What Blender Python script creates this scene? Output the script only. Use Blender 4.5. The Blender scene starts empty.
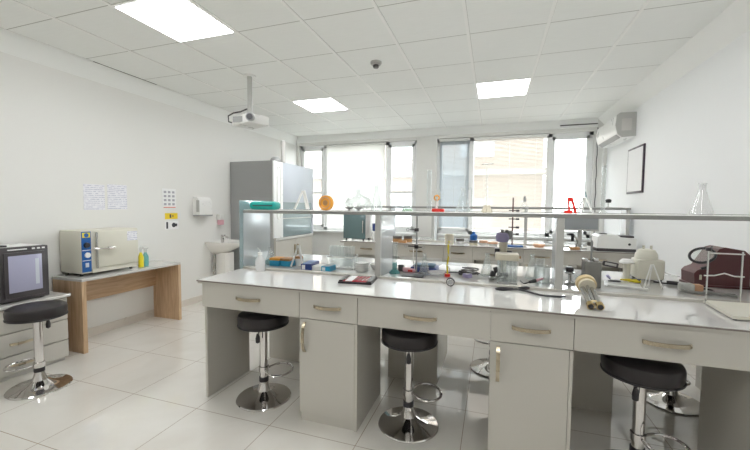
import bpy, bmesh, math, random
from mathutils import Vector, Matrix, Euler
random.seed(7)
PI = math.pi
COL = bpy.context.scene.collection
SC = bpy.context.scene

# ------------------------------------------------------------------ materials
def mat(name, color, rough=.5, metal=0, **k):
    m = bpy.data.materials.new(name); m.use_nodes = True
    b = m.node_tree.nodes['Principled BSDF']
    b.inputs['Base Color'].default_value = (*color, 1)
    b.inputs['Roughness'].default_value = rough
    b.inputs['Metallic'].default_value = metal
    for a, v in k.items():
        b.inputs[a.replace('_', ' ')].default_value = v
    # a little natural unevenness of the finish
    nt = m.node_tree
    n = nt.nodes.new('ShaderNodeTexNoise'); n.inputs['Scale'].default_value = 9
    tc = nt.nodes.new('ShaderNodeTexCoord'); nt.links.new(tc.outputs['Object'], n.inputs['Vector'])
    mr = nt.nodes.new('ShaderNodeMapRange')
    mr.inputs['To Min'].default_value = rough*.75; mr.inputs['To Max'].default_value = rough*1.2
    nt.links.new(n.outputs['Fac'], mr.inputs['Value']); nt.links.new(mr.outputs['Result'], b.inputs['Roughness'])
    return m

def nodes(m): return m.node_tree.nodes, m.node_tree.links, m.node_tree.nodes['Principled BSDF']

def glassy(name, tint=(1, 1, 1), base=.04, edge=.5, milk=0.0, milkcol=(.9, .92, .93), rough=.02, trl=0.0):
    """thin clear glass: see-through, mirror-like towards grazing angles, optional milky share"""
    m = bpy.data.materials.new(name); m.use_nodes = True
    nt = m.node_tree; nt.nodes.clear()
    o = nt.nodes.new('ShaderNodeOutputMaterial')
    t = nt.nodes.new('ShaderNodeBsdfTransparent'); t.inputs['Color'].default_value = (*tint, 1)
    g = nt.nodes.new('ShaderNodeBsdfGlossy'); g.inputs['Roughness'].default_value = rough
    g.inputs['Color'].default_value = (.95, .97, .97, 1)
    lw = nt.nodes.new('ShaderNodeLayerWeight'); lw.inputs['Blend'].default_value = .35
    mr = nt.nodes.new('ShaderNodeMapRange'); mr.inputs['To Min'].default_value = base; mr.inputs['To Max'].default_value = edge
    nt.links.new(lw.outputs['Facing'], mr.inputs['Value'])
    mx = nt.nodes.new('ShaderNodeMixShader'); nt.links.new(mr.outputs['Result'], mx.inputs['Fac'])
    nt.links.new(t.outputs[0], mx.inputs[1]); nt.links.new(g.outputs[0], mx.inputs[2])
    last = mx
    if milk > 0:
        d = nt.nodes.new('ShaderNodeBsdfDiffuse'); d.inputs['Color'].default_value = (*milkcol, 1)
        if trl > 0:
            tl = nt.nodes.new('ShaderNodeBsdfTranslucent'); tl.inputs['Color'].default_value = (*milkcol, 1)
            m3 = nt.nodes.new('ShaderNodeMixShader'); m3.inputs['Fac'].default_value = trl
            nt.links.new(d.outputs[0], m3.inputs[1]); nt.links.new(tl.outputs[0], m3.inputs[2]); d = m3
        m2 = nt.nodes.new('ShaderNodeMixShader'); m2.inputs['Fac'].default_value = milk
        nt.links.new(mx.outputs[0], m2.inputs[1]); nt.links.new(d.outputs[0], m2.inputs[2]); last = m2
    nt.links.new(last.outputs[0], o.inputs['Surface'])
    return m

def emit(name, color, s):
    m = bpy.data.materials.new(name); m.use_nodes = True
    nt = m.node_tree; nt.nodes.clear()
    o = nt.nodes.new('ShaderNodeOutputMaterial'); e = nt.nodes.new('ShaderNodeEmission')
    e.inputs['Color'].default_value = (*color, 1); e.inputs['Strength'].default_value = s
    nt.links.new(e.outputs[0], o.inputs[0]); return m

def grid_lines(nt, axis, x0, step, width):
    """1 on a joint line, 0 elsewhere (object coordinates)"""
    tc = nt.nodes.new('ShaderNodeTexCoord'); sp = nt.nodes.new('ShaderNodeSeparateXYZ')
    nt.links.new(tc.outputs['Object'], sp.inputs[0])
    def M(op, a, b=None):
        n = nt.nodes.new('ShaderNodeMath'); n.operation = op
        nt.links.new(a, n.inputs[0])
        if b is not None: n.inputs[1].default_value = b
        return n.outputs[0]
    v = M('ADD', sp.outputs['XYZ'.index(axis)], -x0 + step * 100 + width / 2)
    v = M('MODULO', v, step)
    return M('LESS_THAN', v, width)

M_ = {}
def floor_mat():
    m = mat('floor tile', (.68, .62, .555), .045)
    N, L, b = nodes(m); nt = m.node_tree
    a = grid_lines(nt, 'X', -1.264, .562, .0045); c = grid_lines(nt, 'Y', 1.80, .562, .0045)
    mx = nt.nodes.new('ShaderNodeMath'); mx.operation = 'MAXIMUM'; L.new(a, mx.inputs[0]); L.new(c, mx.inputs[1])
    tc = N.new('ShaderNodeTexCoord'); no = N.new('ShaderNodeTexNoise'); no.inputs['Scale'].default_value = 2.2
    no.inputs['Detail'].default_value = 8; no.inputs['Distortion'].default_value = 1.2
    L.new(tc.outputs['Object'], no.inputs['Vector'])
    cr = N.new('ShaderNodeValToRGB'); cr.color_ramp.elements[0].position = .3; cr.color_ramp.elements[1].position = .7
    cr.color_ramp.elements[0].color = (.69, .66, .61, 1); cr.color_ramp.elements[1].color = (.75, .73, .685, 1)
    L.new(no.outputs['Fac'], cr.inputs['Fac'])
    mc = N.new('ShaderNodeMix'); mc.data_type = 'RGBA'
    L.new(mx.outputs[0], mc.inputs['Factor']); L.new(cr.outputs[0], mc.inputs['A'])
    mc.inputs['B'].default_value = (.40, .335, .27, 1)
    L.new(mc.outputs['Result'], b.inputs['Base Color'])
    b.inputs['IOR'].default_value = 2.0
    return m

def ceil_mat():
    m = mat('ceiling tile', (.80, .80, .785), .8)
    N, L, b = nodes(m); nt = m.node_tree
    a = grid_lines(nt, 'Y', 2.483, .6, .007); c = grid_lines(nt, 'X', -1.415, .6, .005)
    mx = nt.nodes.new('ShaderNodeMath'); mx.operation = 'MAXIMUM'; L.new(a, mx.inputs[0]); L.new(c, mx.inputs[1])
    tc = N.new('ShaderNodeTexCoord'); no = N.new('ShaderNodeTexNoise'); no.inputs['Scale'].default_value = 60
    mp = N.new('ShaderNodeMapping'); mp.inputs['Scale'].default_value = (.12, 1, 1)
    L.new(tc.outputs['Object'], mp.inputs[0]); L.new(mp.outputs[0], no.inputs['Vector'])
    cr = N.new('ShaderNodeValToRGB'); cr.color_ramp.elements[0].color = (.84, .85, .83, 1); cr.color_ramp.elements[1].color = (.89, .90, .88, 1)
    L.new(no.outputs['Fac'], cr.inputs['Fac'])
    mc = N.new('ShaderNodeMix'); mc.data_type = 'RGBA'
    L.new(mx.outputs[0], mc.inputs['Factor']); L.new(cr.outputs[0], mc.inputs['A'])
    mc.inputs['B'].default_value = (.42, .41, .385, 1)
    L.new(mc.outputs['Result'], b.inputs['Base Color'])
    return m

def wood_mat():
    m = mat('oak laminate', (.5, .36, .24), .45)
    N, L, b = nodes(m)
    tc = N.new('ShaderNodeTexCoord'); mp = N.new('ShaderNodeMapping'); mp.inputs['Scale'].default_value = (9, 1.2, 9)
    no = N.new('ShaderNodeTexNoise'); no.inputs['Scale'].default_value = 3; no.inputs['Detail'].default_value = 9; no.inputs['Distortion'].default_value = .8
    cr = N.new('ShaderNodeValToRGB'); e = cr.color_ramp.elements
    e[0].position = .32; e[0].color = (.40, .265, .155, 1); e[1].position = .66; e[1].color = (.66, .49, .335, 1)
    L.new(tc.outputs['Object'], mp.inputs[0]); L.new(mp.outputs[0], no.inputs['Vector']); L.new(no.outputs['Fac'], cr.inputs['Fac']); L.new(cr.outputs[0], b.inputs['Base Color'])
    return m

def print_mat(name, paper, ink, scale=90, thr=.5, axis='Z'):
    """a printed sheet: rows of grey print"""
    m = mat(name, paper, .6)
    N, L, b = nodes(m)
    tc = N.new('ShaderNodeTexCoord')
    wv = N.new('ShaderNodeTexWave'); wv.bands_direction = axis; wv.inputs['Scale'].default_value = scale / 6.28; 
    no = N.new('ShaderNodeTexNoise'); no.inputs['Scale'].default_value = 45; no.inputs['Detail'].default_value = 2
    L.new(tc.outputs['Object'], wv.inputs['Vector']); L.new(tc.outputs['Object'], no.inputs['Vector'])
    mu = N.new('ShaderNodeMath'); mu.operation = 'MULTIPLY'; L.new(wv.outputs['Fac'], mu.inputs[0]); L.new(no.outputs['Fac'], mu.inputs[1])
    gt = N.new('ShaderNodeMath'); gt.operation = 'GREATER_THAN'; gt.inputs[1].default_value = thr; L.new(mu.outputs[0], gt.inputs[0])
    mc = N.new('ShaderNodeMix'); mc.data_type = 'RGBA'; L.new(gt.outputs[0], mc.inputs['Factor'])
    mc.inputs['A'].default_value = (*paper, 1); mc.inputs['B'].default_value = (*ink, 1)
    L.new(mc.outputs['Result'], b.inputs['Base Color'])
    return m

def grain(name, sc):
    m = wood_mat(); m.name = name
    for n_ in m.node_tree.nodes:
        if n_.type == 'MAPPING': n_.inputs['Scale'].default_value = sc
        if n_.type == 'VALTORGB':
            n_.color_ramp.elements[0].color = (.44, .285, .165, 1); n_.color_ramp.elements[1].color = (.60, .42, .265, 1)
    return m
W = dict(
 floor=floor_mat(), ceil=ceil_mat(), wood=grain('upright oak laminate', (14, 14, 1.1)), woodh=grain('lying oak laminate', (14, 1.1, 14)),
 wall=mat('wall paint', (.775, .77, .745), .6), wall_bright=mat('wall paint right lightened', (.86, .87, .875), .6),  # right wall copy of the paint, missing light put into its colour
 beam=mat('beam paint', (.88, .885, .87), .6), tbar=mat('ceiling bar', (.90, .90, .88), .5),
 base=mat('baseboard', (.70, .65, .59), .3),
 pvc=mat('white pvc', (.88, .89, .89), .3), 
 lam=mat('white laminate', (.53, .508, .462), .18), lamd=mat('grey white laminate', (.60, .585, .56), .25),
 top=mat('white stone worktop', (.60, .59, .57), .03, IOR=1.9),
 edge=mat('dark worktop edge', (.20, .165, .15), .3),
 nickel=mat('brushed nickel', (.50, .43, .32), .28, 1), chrome=mat('chrome', (.72, .70, .69), .08, 1),
 steel=mat('stainless steel', (.62, .62, .61), .25, 1),
 black=mat('black vinyl', (.018, .014, .015), .42), bplas=mat('black plastic', (.028, .026, .03), .35),
 dgrey=mat('dark grey plastic', (.055, .048, .052), .35),
 grey=mat('grey enamel', (.35, .355, .355), .4), lblue=mat('pale blue panel', (.56, .60, .66), .45),
 wpl=mat('white plastic', (.82, .82, .80), .3), ceram=mat('white ceramic', (.84, .83, .80), .08),
 cream=mat('cream enamel', (.66, .64, .55), .35), creamd=mat('cream plastic', (.62, .50, .29), .4),
 beige=mat('beige plastic', (.66, .61, .49), .4), frame=mat('rack aluminium', (.48, .48, .46), .35, .0),
 blue=mat('blue plastic', (.015, .11, .36), .35), cyan=mat('cyan blue plastic', (.02, .30, .50), .35), teal=mat('teal vinyl', (.0, .36, .32), .35),
 tgreen=mat('dark green glass door', (.13, .20, .21), .12), navy=mat('dark blue plastic', (.02, .05, .22), .4),
 orange=mat('orange plastic', (.80, .36, .04), .4), ored=mat('red plastic', (.72, .03, .02), .4), red=mat('crimson fabric', (.42, .01, .03), .6),
 pink=mat('pink soap', (.75, .42, .48), .3), yellow=mat('yellow plastic', (.75, .62, .02), .4),
 burg=mat('burgundy enamel', (.10, .030, .032), .35), brass=mat('brass', (.68, .52, .26), .22, 1),
 metgrey=mat('hammered grey metal', (.24, .235, .22), .45, .3), purple=mat('lilac plastic', (.40, .36, .58), .4),
 brown=mat('tan brown', (.45, .24, .10), .5), dolive=mat('dark lid', (.10, .09, .08), .4), copper=mat('peach clay', (.62, .36, .22), .5),
 paper=mat('white paper', (.85, .85, .85), .6), print_=print_mat('printed sheet', (.82, .82, .86), (.52, .52, .62), 100, .42),
 glass=glassy('clear glassware', (.965, .975, .975), .05, .40, .05, (.9, .93, .93), .02, .5), pane=glassy('window glass', (.97, .99, .99), .03, .5),
 rackglass=glassy('rack side glass', (.86, .88, .9), .12, .6, .5, (.86, .87, .88), .12, .3),
 bglass=glassy('blue tinted glass', (.78, .88, .90), .08, .45, .28, (.72, .84, .88), .03, .4),
 tealliq=glassy('teal liquid', (.6, .85, .84), .05, .2, .6, (.30, .66, .66), .02, .5), greenliq=glassy('green liquid', (.8, .92, .8), .05, .2, .6, (.55, .75, .52), .02, .6),
 milk=glassy('translucent plastic', (.97, .97, .97), .05, .25, .6, (.9, .9, .9), .05, .4), sblue=mat('steel blue sponge', (.09, .17, .25), .6), alu=mat('grey shelf edging', (.27, .27, .26), .35), haze=glassy('hazy glass', (.97, .97, .97), .06, .35, .18, (.92, .93, .93), .05, .4), slat=glassy('blind slat', (.80, .80, .78), .02, .1, 1.0, (.66, .70, .725), .3, .42),
 slatw=glassy('warm blind slat', (.9, .84, .76), .02, .1, 1.0, (.80, .765, .72), .3, .46),
 roller=glassy('white roller cloth', (1, 1, 1), .01, .05, 1.0, (.84, .84, .82), .3, .72),
 lamp=emit('lamp diffuser', (.98, .99, 1), 7.5), lcd=mat('grey screen', (.30, .32, .33), .15),
 lavender=mat('lavender glass door', (.40, .40, .54), .08), white_ink=mat('white print', (.85, .85, .85), .5),
 yellow_s=mat('yellow sign', (.85, .62, .02), .5), black_s=mat('black sign', (.05, .05, .06), .5), red_s=mat('red print', (.75, .18, .12), .5), grey_s=mat('grey print', (.42, .42, .46), .5),
 greenlab=mat('pale green label', (.55, .75, .62), .4), wframe=mat('dark picture frame', (.04, .02, .04), .3),
 facade=mat('peach facade', (.22, .185, .16), .8), facadew=mat('pale facade', (.27, .265, .25), .8), gap_shade=mat('painted gap shade', (.12, .11, .09), .8),
)

# ------------------------------------------------------------------ mesh building
ORG = {}
def org(o):
    return ORG.get(o.name, Vector((0, 0, 0)))

class MB:
    def __init__(s): s.bm = bmesh.new()
    def _add(s, verts, faces):
        vs = [s.bm.verts.new(v) for v in verts]
        for f in faces:
            try: s.bm.faces.new([vs[i] for i in f])
            except ValueError: pass
        return s
    def box(s, x0, x1, y0, y1, z0, z1, bev=0, rot=None, seg=2):
        c = Vector(((x0+x1)/2, (y0+y1)/2, (z0+z1)/2))
        b = bmesh.new(); bmesh.ops.create_cube(b, size=1)
        bmesh.ops.scale(b, vec=(abs(x1-x0), abs(y1-y0), abs(z1-z0)), verts=b.verts)
        if bev: bmesh.ops.bevel(b, geom=b.edges[:], offset=bev, segments=seg, affect='EDGES', profile=.5)
        if rot: bmesh.ops.rotate(b, cent=(0, 0, 0), matrix=Euler(rot).to_matrix(), verts=b.verts)
        bmesh.ops.translate(b, vec=c, verts=b.verts)
        s._merge(b); return s
    def _merge(s, b):
        me = bpy.data.meshes.new('t'); b.to_mesh(me); b.free(); s.bm.from_mesh(me); bpy.data.meshes.remove(me)
    def cyl(s, p0, p1, r0, r1=None, n=24):
        return s.tube([p0, p1], [r0, r0 if r1 is None else r1], n)
    def tube(s, pts, r, n=10, closed=False, cap=True):
        pts = [Vector(p) for p in pts]; k = len(pts)
        rs = r if isinstance(r, (list, tuple)) else [r]*k
        rings = []; up = None
        for i, p in enumerate(pts):
            if closed: d = pts[(i+1) % k] - pts[i-1]
            else: d = pts[min(i+1, k-1)] - pts[max(i-1, 0)]
            d.normalize()
            if up is None:
                up = Vector((0, 0, 1)) if abs(d.z) < .9 else Vector((1, 0, 0))
            a = (up - d*up.dot(d)).normalized(); b = d.cross(a); up = a
            rings.append([s.bm.verts.new(p + (a*math.cos(2*PI*j/n) + b*math.sin(2*PI*j/n))*rs[i]) for j in range(n)])
        for i in range(k if closed else k-1):
            A, B = rings[i], rings[(i+1) % k]
            for j in range(n): s.bm.faces.new((A[j], A[(j+1) % n], B[(j+1) % n], B[j]))
        if cap and not closed:
            s.bm.faces.new(rings[0]); s.bm.faces.new(rings[-1][::-1])
        return s
    def lathe(s, prof, c=(0, 0, 0), n=32, axis='z'):
        c = Vector(c); rings = []
        def P(r, h, a):
            x, y = r*math.cos(a), r*math.sin(a)
            return c + (Vector((x, y, h)) if axis == 'z' else Vector((h, x, y)) if axis == 'x' else Vector((x, h, y)))
        for r, h in prof:
            if r < 1e-6: rings.append([s.bm.verts.new(P(0, h, 0))])
            else: rings.append([s.bm.verts.new(P(r, h, 2*PI*j/n)) for j in range(n)])
        for A, B in zip(rings, rings[1:]):
            if len(A) == 1 and len(B) == 1: continue
            for j in range(n):
                k = (j+1) % n
                if len(A) == 1: s.bm.faces.new((A[0], B[j], B[k]))
                elif len(B) == 1: s.bm.faces.new((A[j], B[0], A[k]))
                else: s.bm.faces.new((A[j], A[k], B[k], B[j]))
        return s
    def torus(s, c, R, r, nrm=(0, 0, 1), n=32, m=8, sx=1):
        nrm = Vector(nrm).normalized(); a = nrm.orthogonal().normalized(); b = nrm.cross(a); c = Vector(c)
        return s.tube([c + a*R*sx*math.cos(2*PI*i/n) + b*R*math.sin(2*PI*i/n) for i in range(n)], r, m, True)
    def prism(s, poly, axis, a, b):
        """poly: 2D outline in the two other axes (x: y,z / y: x,z / z: x,y)"""
        def P(p, t): return {'x': (t, p[0], p[1]), 'y': (p[0], t, p[1]), 'z': (p[0], p[1], t)}[axis]
        n = len(poly)
        A = [s.bm.verts.new(P(p, a)) for p in poly]; B = [s.bm.verts.new(P(p, b)) for p in poly]
        s.bm.faces.new(A); s.bm.faces.new(B[::-1])
        for i in range(n): s.bm.faces.new((A[i], A[(i+1) % n], B[(i+1) % n], B[i]))
        return s
    def build(s, name, m, parent=None, origin=None, smooth=True):
        o_ = org(parent) if parent else Vector(origin or (0, 0, 0))
        bmesh.ops.translate(s.bm, vec=-o_, verts=s.bm.verts)
        bmesh.ops.recalc_face_normals(s.bm, faces=s.bm.faces)
        me = bpy.data.meshes.new(name); s.bm.to_mesh(me); s.bm.free()
        me.materials.append(W[m] if isinstance(m, str) else m)
        if smooth:
            for p in me.polygons: p.use_smooth = True
            try: me.set_sharp_from_angle(angle=math.radians(35))
            except Exception: pass
        o = bpy.data.objects.new(name, me); COL.objects.link(o)
        if parent:
            o.parent = parent; ORG[o.name] = o_
        else:
            o.location = o_; ORG[o.name] = o_
        return o

def tag(o, label, cat, group=None, kind=None):
    if label: o['label'] = label
    if cat: o['category'] = cat
    if group: o['group'] = group
    if kind: o['kind'] = kind
    return o
def struct(o): o['kind'] = 'structure'; return o
def thing(name, loc, label, cat, group=None):
    o = bpy.data.objects.new(name, None); COL.objects.link(o); o.location = loc; ORG[o.name] = Vector(loc)
    o.empty_display_size = .05
    return tag(o, label, cat, group)
def dup(r, loc, label, rotz=None):
    n = r.copy(); COL.objects.link(n); n.location = loc; n['label'] = label
    if rotz is not None: n.rotation_euler = (0, 0, rotz)
    for c in list(r.children):
        d = c.copy(); COL.objects.link(d); d.parent = n
        for g in list(c.children):
            e = g.copy(); COL.objects.link(e); e.parent = d
    return n

# ------------------------------------------------------------------ the room
LW, RW, BW, CH, RB = -3.858, 1.68, 6.497, 2.764, -2.6
struct(MB().box(LW-.2, RW+.2, RB-.2, BW+.3, -.1, 0).build('floor', 'floor', smooth=False))
struct(MB().box(LW-.2, RW+.2, RB-.2, BW+.3, CH, CH+.1).build('ceiling', 'ceil', smooth=False))
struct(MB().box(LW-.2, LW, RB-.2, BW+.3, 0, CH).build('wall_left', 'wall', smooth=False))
struct(MB().box(RW, RW+.2, RB-.2, BW+.3, 0, CH).build('wall_right', 'wall_bright', smooth=False))
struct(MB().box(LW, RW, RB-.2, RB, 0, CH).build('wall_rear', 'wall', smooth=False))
Z0, Z1 = .86, 2.575
W1 = (-3.80, -1.355); W2 = (-.985, 1.50)
wb = MB()
wb.box(LW, RW, BW, BW+.25, 0, Z0).box(LW, RW, BW, BW+.25, Z1, CH)
wb.box(LW, W1[0], BW, BW+.25, Z0, Z1).box(W1[1], W2[0], BW, BW+.25, Z0, Z1).box(W2[1], RW, BW, BW+.25, Z0, Z1)
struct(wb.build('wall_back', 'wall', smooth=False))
# plaster beams along the side walls
struct(MB().prism([(LW, CH), (LW+.035, CH), (LW, 2.585)], 'y', RB, BW).build('trim_1', 'beam', smooth=False))
struct(MB().prism([(1.535, CH), (RW, CH), (RW, 2.60)], 'y', RB, BW).build('trim_2', 'beam', smooth=False))
struct(MB().box(LW, 1.535, BW-.03, BW, 2.63, CH).build('trim_3', 'beam', smooth=False))
struct(MB().box(LW, LW+.012, RB, BW, 0, .085).build('baseboard_left', 'base', smooth=False))
struct(MB().box(RW-.012, RW, RB, BW, 0, .085).build('baseboard_right', 'base', smooth=False))
struct(MB().box(LW+.012, RW-.012, BW-.012, BW, 0, .085).build('baseboard_back', 'base', smooth=False))
# bars of the suspended ceiling running away from the camera
k = 4
for i in range(-4, 5):
    x = -1.427 + .6*i
    if LW+.03 < x < 1.53:
        struct(MB().box(x-.012, x+.012, RB, BW-.03, CH-.006, CH).build('trim_%d' % k, 'tbar', smooth=False)); k += 1
struct(MB().box(LW+.026, LW+.05, 2.55, 3.25, CH-.004, CH).build('trim_%d' % k, 'gap_shade', smooth=False))  # dark strip painting the shade of the gap along the ceiling edge

def window(n, x0, x1, a, b, transoms):
    """three-light pvc window: casements left and right, fixed middle"""
    y0, y1 = BW+.07, BW+.13
    o = MB()
    o.box(x0, x1, y0, y1, Z0, Z0+.06).box(x0, x1, y0, y1, Z1-.06, Z1).box(x0, x0+.05, y0, y1, Z0, Z1).box(x1-.05, x1, y0, y1, Z0, Z1)
    for m in (a, b): o.box(m-.035, m+.035, y0, y1, Z0, Z1)
    w = struct(o.build('window_%d' % n, 'pvc', smooth=False))
    for (l, r, tr) in ((x0+.05, a-.035, True), (a+.035, b-.035, False), (b+.035, x1-.05, True)):
        MB().box(l, r, y0+.025, y0+.033, Z0+.06, Z1-.06).build('pane', 'pane', w, smooth=False)
        if tr:
            s = MB(); s.box(l, l+.045, y0-.02, y0+.02, Z0+.06, Z1-.06).box(r-.045, r, y0-.02, y0+.02, Z0+.06, Z1-.06)
            s.box(l, r, y0-.02, y0+.02, Z0+.06, Z0+.11).box(l, r, y0-.02, y0+.02, Z1-.11, Z1-.06)
            if transoms: s.box(l, r, y0-.015, y0+.02, 1.60, 1.64)
            s.build('sash', 'pvc', w, smooth=False)
            hx = l+.02
            MB().box(hx-.012, hx+.012, y0-.06, y0-.02, 1.50, 1.62, .005).build('window_handle', 'wpl', w)
    MB().box(x0-.03, x1+.03, BW-.09, BW+.07, Z0-.035, Z0, .006).build('sill', 'pvc', w, smooth=False)
    return w
window(1, W1[0], W1[1], -3.24, -1.93, True)
window(2, W2[0], W2[1], -.377, .87, False)

def slat_blind(x0, x1, z0, label, m, tilt, cat='blind'):
    t = thing('window_blind', (x0, BW+.03, 2.54), label, cat)
    MB().box(x0, x1, BW+.01, BW+.05, 2.525, 2.565).build('head_rail', 'wpl', t, smooth=False)
    s = MB(); z = 2.51
    while z > z0:
        s.box(x0+.01, x1-.01, BW+.018, BW+.042, z-.0006, z+.0006, rot=(tilt, 0, 0)); z -= .022
    s.build('slats', m, t, smooth=False)
    c = MB()
    for f in (.15, .5, .85):
        x = x0 + (x1-x0)*f; c.box(x-.002, x+.002, BW+.015, BW+.017, z0, 2.52)
    c.build('cords', 'wpl', t, smooth=False)
    MB().box(x0, x1, BW+.018, BW+.042, z0-.02, z0-.005).build('bottom_rail', 'wpl', t, smooth=False)
    return t
slat_blind(-.94, -.41, .98, 'grey white slatted blind covering the narrow window pane beside the wall pier', 'slat', 1.0)
slat_blind(-.345, .84, .98, 'wide cream slatted blind over the middle pane of the window', 'slatw', .85)
t = thing('roller_blind', (-2.6, BW+.03, 2.56), 'plain white roller blind over the wide pane nearest the fume hood', 'blind')
MB().cyl((-3.2, BW+.035, 2.545), (-1.96, BW+.035, 2.545), .02).build('roller_tube', 'wpl', t)
MB().box(-3.19, -1.97, BW+.03, BW+.032, .95, 2.54).build('blind_cloth', 'roller', t, smooth=False)
MB().box(-3.19, -1.97, BW+.024, BW+.038, .935, .952).build('bottom_bar', 'wpl', t)

# pipes and cables in the window corner
t = thing('wall_cable', (1.57, BW-.01, .9), 'thin dark cable running down the corner beside the window', 'cable')
MB().tube([(1.54+.006*math.sin(i*1.7), BW-.012, 2.62-i*.085) for i in range(21)], .006, 6).build('cable_run', 'dgrey', t)
MB().box(1.0, 1.53, BW-.045, BW-.031, 2.668, 2.682).build('cable_duct', 'dgrey', t, smooth=False)

# building beyond the windows
t = thing('apartment_building', (-6, 16, -6), 'peach apartment block seen through the windows', 'building')
MB().box(-22, 1.9, 16, 24, -6, 9).build('facade', 'facade', t, smooth=False)
for i, z in enumerate((-3.2, -.2, 2.8, 5.8)):
    MB().box(-22, 2.1, 15.3, 16, z-.12, z+.12).build('balcony_slab', 'facadew', t, smooth=False)
for i in range(7):
    for z in (.5, 3.5):
        MB().box(-20+i*3.1, -18.6+i*3.1, 15.93, 16, z, z+1.3).build('house_window', 'lcd', t, smooth=False)
gr = struct(MB().box(-60, 60, 7, 90, -6.2, -6).build('ground', 'facadew', smooth=False))

# ceiling lights
lite = thing('ceiling_light', (-2.327, 2.183, CH), 'large lit ceiling panel cut by the top edge near the projector', 'ceiling light', 'recessed ceiling light panels')
MB().box(-2.627, -2.027, 1.883, 2.483, CH-.008, CH+.0).build('frame', 'tbar', lite, smooth=False)
MB().box(-2.605, -2.049, 1.905, 2.461, CH-.011, CH-.008).build('diffuser', 'lamp', lite, smooth=False)
dup(lite, (-2.327, 4.583, CH), 'small lit ceiling panel beyond the projector')
dup(lite, (.073, 4.583, CH), 'lit ceiling panel in front of the wide cream blind')
for x, y, s in ((.073, 2.183, 'over the aisle side of the island'), (-2.327, -.217, 'behind the viewer at the left'), (.073, -.217, 'behind the viewer at the right')):
    dup(lite, (x, y, CH), 'lit ceiling panel out of view, ' + s)

# smoke detector
t = thing('smoke_detector', (-1.127, 3.394, CH), 'small round smoke detector on the ceiling', 'smoke detector')
MB().lathe([(0, CH), (.055, CH), (.055, CH-.018), (.045, CH-.03), (0, CH-.03)], (-1.127, 3.394, 0)).build('base', 'frame', t)
MB().lathe([(.026, CH-.03), (.03, CH-.04), (.026, CH-.055), (0, CH-.055)], (-1.127, 3.394, 0)).build('sensor_cap', 'dgrey', t)

# projector
px, py = -2.57, 3.34
t = thing('ceiling_projector', (px, py, CH), 'white projector hanging from the ceiling on a grey pole', 'projector')
MB().cyl((px, py, CH), (px, py, 2.35), .026).build('pole', 'frame', t)
MB().lathe([(0, CH), (.07, CH), (.07, CH-.012), (0, CH-.012)], (px, py, 0)).build('ceiling_plate', 'wpl', t)
b = MB().box(px-.17, px+.17, py-.12, py+.14, 2.22, 2.325, .02, rot=(0, 0, -.35)).build('body', 'wpl', t)
MB().box(px-.12, px+.02, py-.13, py-.118, 2.24, 2.30, rot=None).build('vent_grille', 'grey', t)
lx, ly = px+.115, py-.155
MB().cyl((lx-.008, ly+.03, 2.275), (lx+.012, ly-.015, 2.275), .042).build('lens_barrel', 'grey', t)
MB().cyl((lx+.010, ly-.010, 2.275), (lx+.014, ly-.02, 2.275), .032).build('lens', 'bplas', t)
MB().box(px-.05, px+.05, py-.05, py+.05, 2.325, 2.36, .008).build('mount_bracket', 'frame', t)
MB().tube([(px-.01, py-.03, 2.40), (px-.08, py-.05, 2.37), (px-.17, py-.06, 2.36), (px-.23, py-.07, 2.33), (px-.235, py-.06, 2.27), (px-.17, py-.04, 2.25)], .008, 8).build('power_cable', 'dgrey', t)

# air conditioner
t = thing('air_conditioner', (RW, 5.73, 2.25), 'white split air conditioner high on the wall near the window', 'air conditioner')
prof = [(RW-.003, 2.26), (RW-.003, 2.555), (1.50, 2.555), (1.465, 2.53), (1.455, 2.40), (1.475, 2.30), (1.53, 2.25)]
MB().prism([(p[0], p[1]) for p in prof], 'y', 5.32, 6.20).build('body', 'wpl', t)
MB().prism([(p[0]+.002, p[1]+.001) for p in prof], 'y', 5.305, 5.32).build('end_cap', 'frame', t)
MB().box(1.52, 1.63, 5.300, 5.306, 2.33, 2.48, .002).build('end_cover', 'lamd', t)
MB().box(1.47, 1.535, 5.36, 6.16, 2.268, 2.276, rot=(0, .7, 0)).build('air_louver', 'grey', t)
MB().tube([(1.60, 6.2, 2.34), (1.60, 6.32, 2.33), (1.61, 6.42, 2.2), (1.61, 6.44, 1.9)], .014, 8).build('drain_pipe', 'wpl', t)

# picture on the right wall
t = thing('picture_frame', (RW, 5.23, 1.53), 'white certificate in a thin dark frame on the wall', 'picture')
MB().box(RW-.018, RW, 4.98, 5.50, 1.535, 2.11, .003).build('frame', 'wframe', t)
MB().box(RW-.021, RW-.018, 5.005, 5.475, 1.56, 2.085).build('sheet', 'paper', t, smooth=False)

# papers, poster, signs on the left wall
x = LW
t = tag(MB().box(x, x+.003, 2.446, 2.649, 1.285, 1.545).build('wall_paper_sheet', 'print_', origin=(x, 2.55, 1.285), smooth=False), 'printed sheet taped to the wall, nearer the black oven', 'paper')
t = tag(MB().box(x, x+.003, 2.677, 2.886, 1.29, 1.555).build('wall_paper_sheet', 'print_', origin=(x, 2.78, 1.29), smooth=False), 'printed sheet taped to the wall, nearer the symbol poster', 'paper')
t = thing('symbol_poster', (x, 3.43, 1.30), 'white poster with grey symbols and a red line', 'poster')
MB().box(x, x+.003, 3.332, 3.53, 1.30, 1.545).build('sheet', 'paper', t, smooth=False)
for i in range(3):
    for j in range(4): MB().box(x+.003, x+.004, 3.352+i*.06, 3.388+i*.06, 1.338+j*.05, 1.366+j*.05).build('symbol', 'grey_s', t, smooth=False)
MB().box(x+.003, x+.0045, 3.345, 3.52, 1.308, 1.318).build('red_line', 'red_s', t, smooth=False)
t = thing('warning_sign', (x, 3.455, 1.17), 'small yellow warning sign under the symbol poster', 'sign')
MB().box(x, x+.003, 3.365, 3.55, 1.165, 1.24).build('sheet', 'yellow_s', t, smooth=False)
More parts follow.
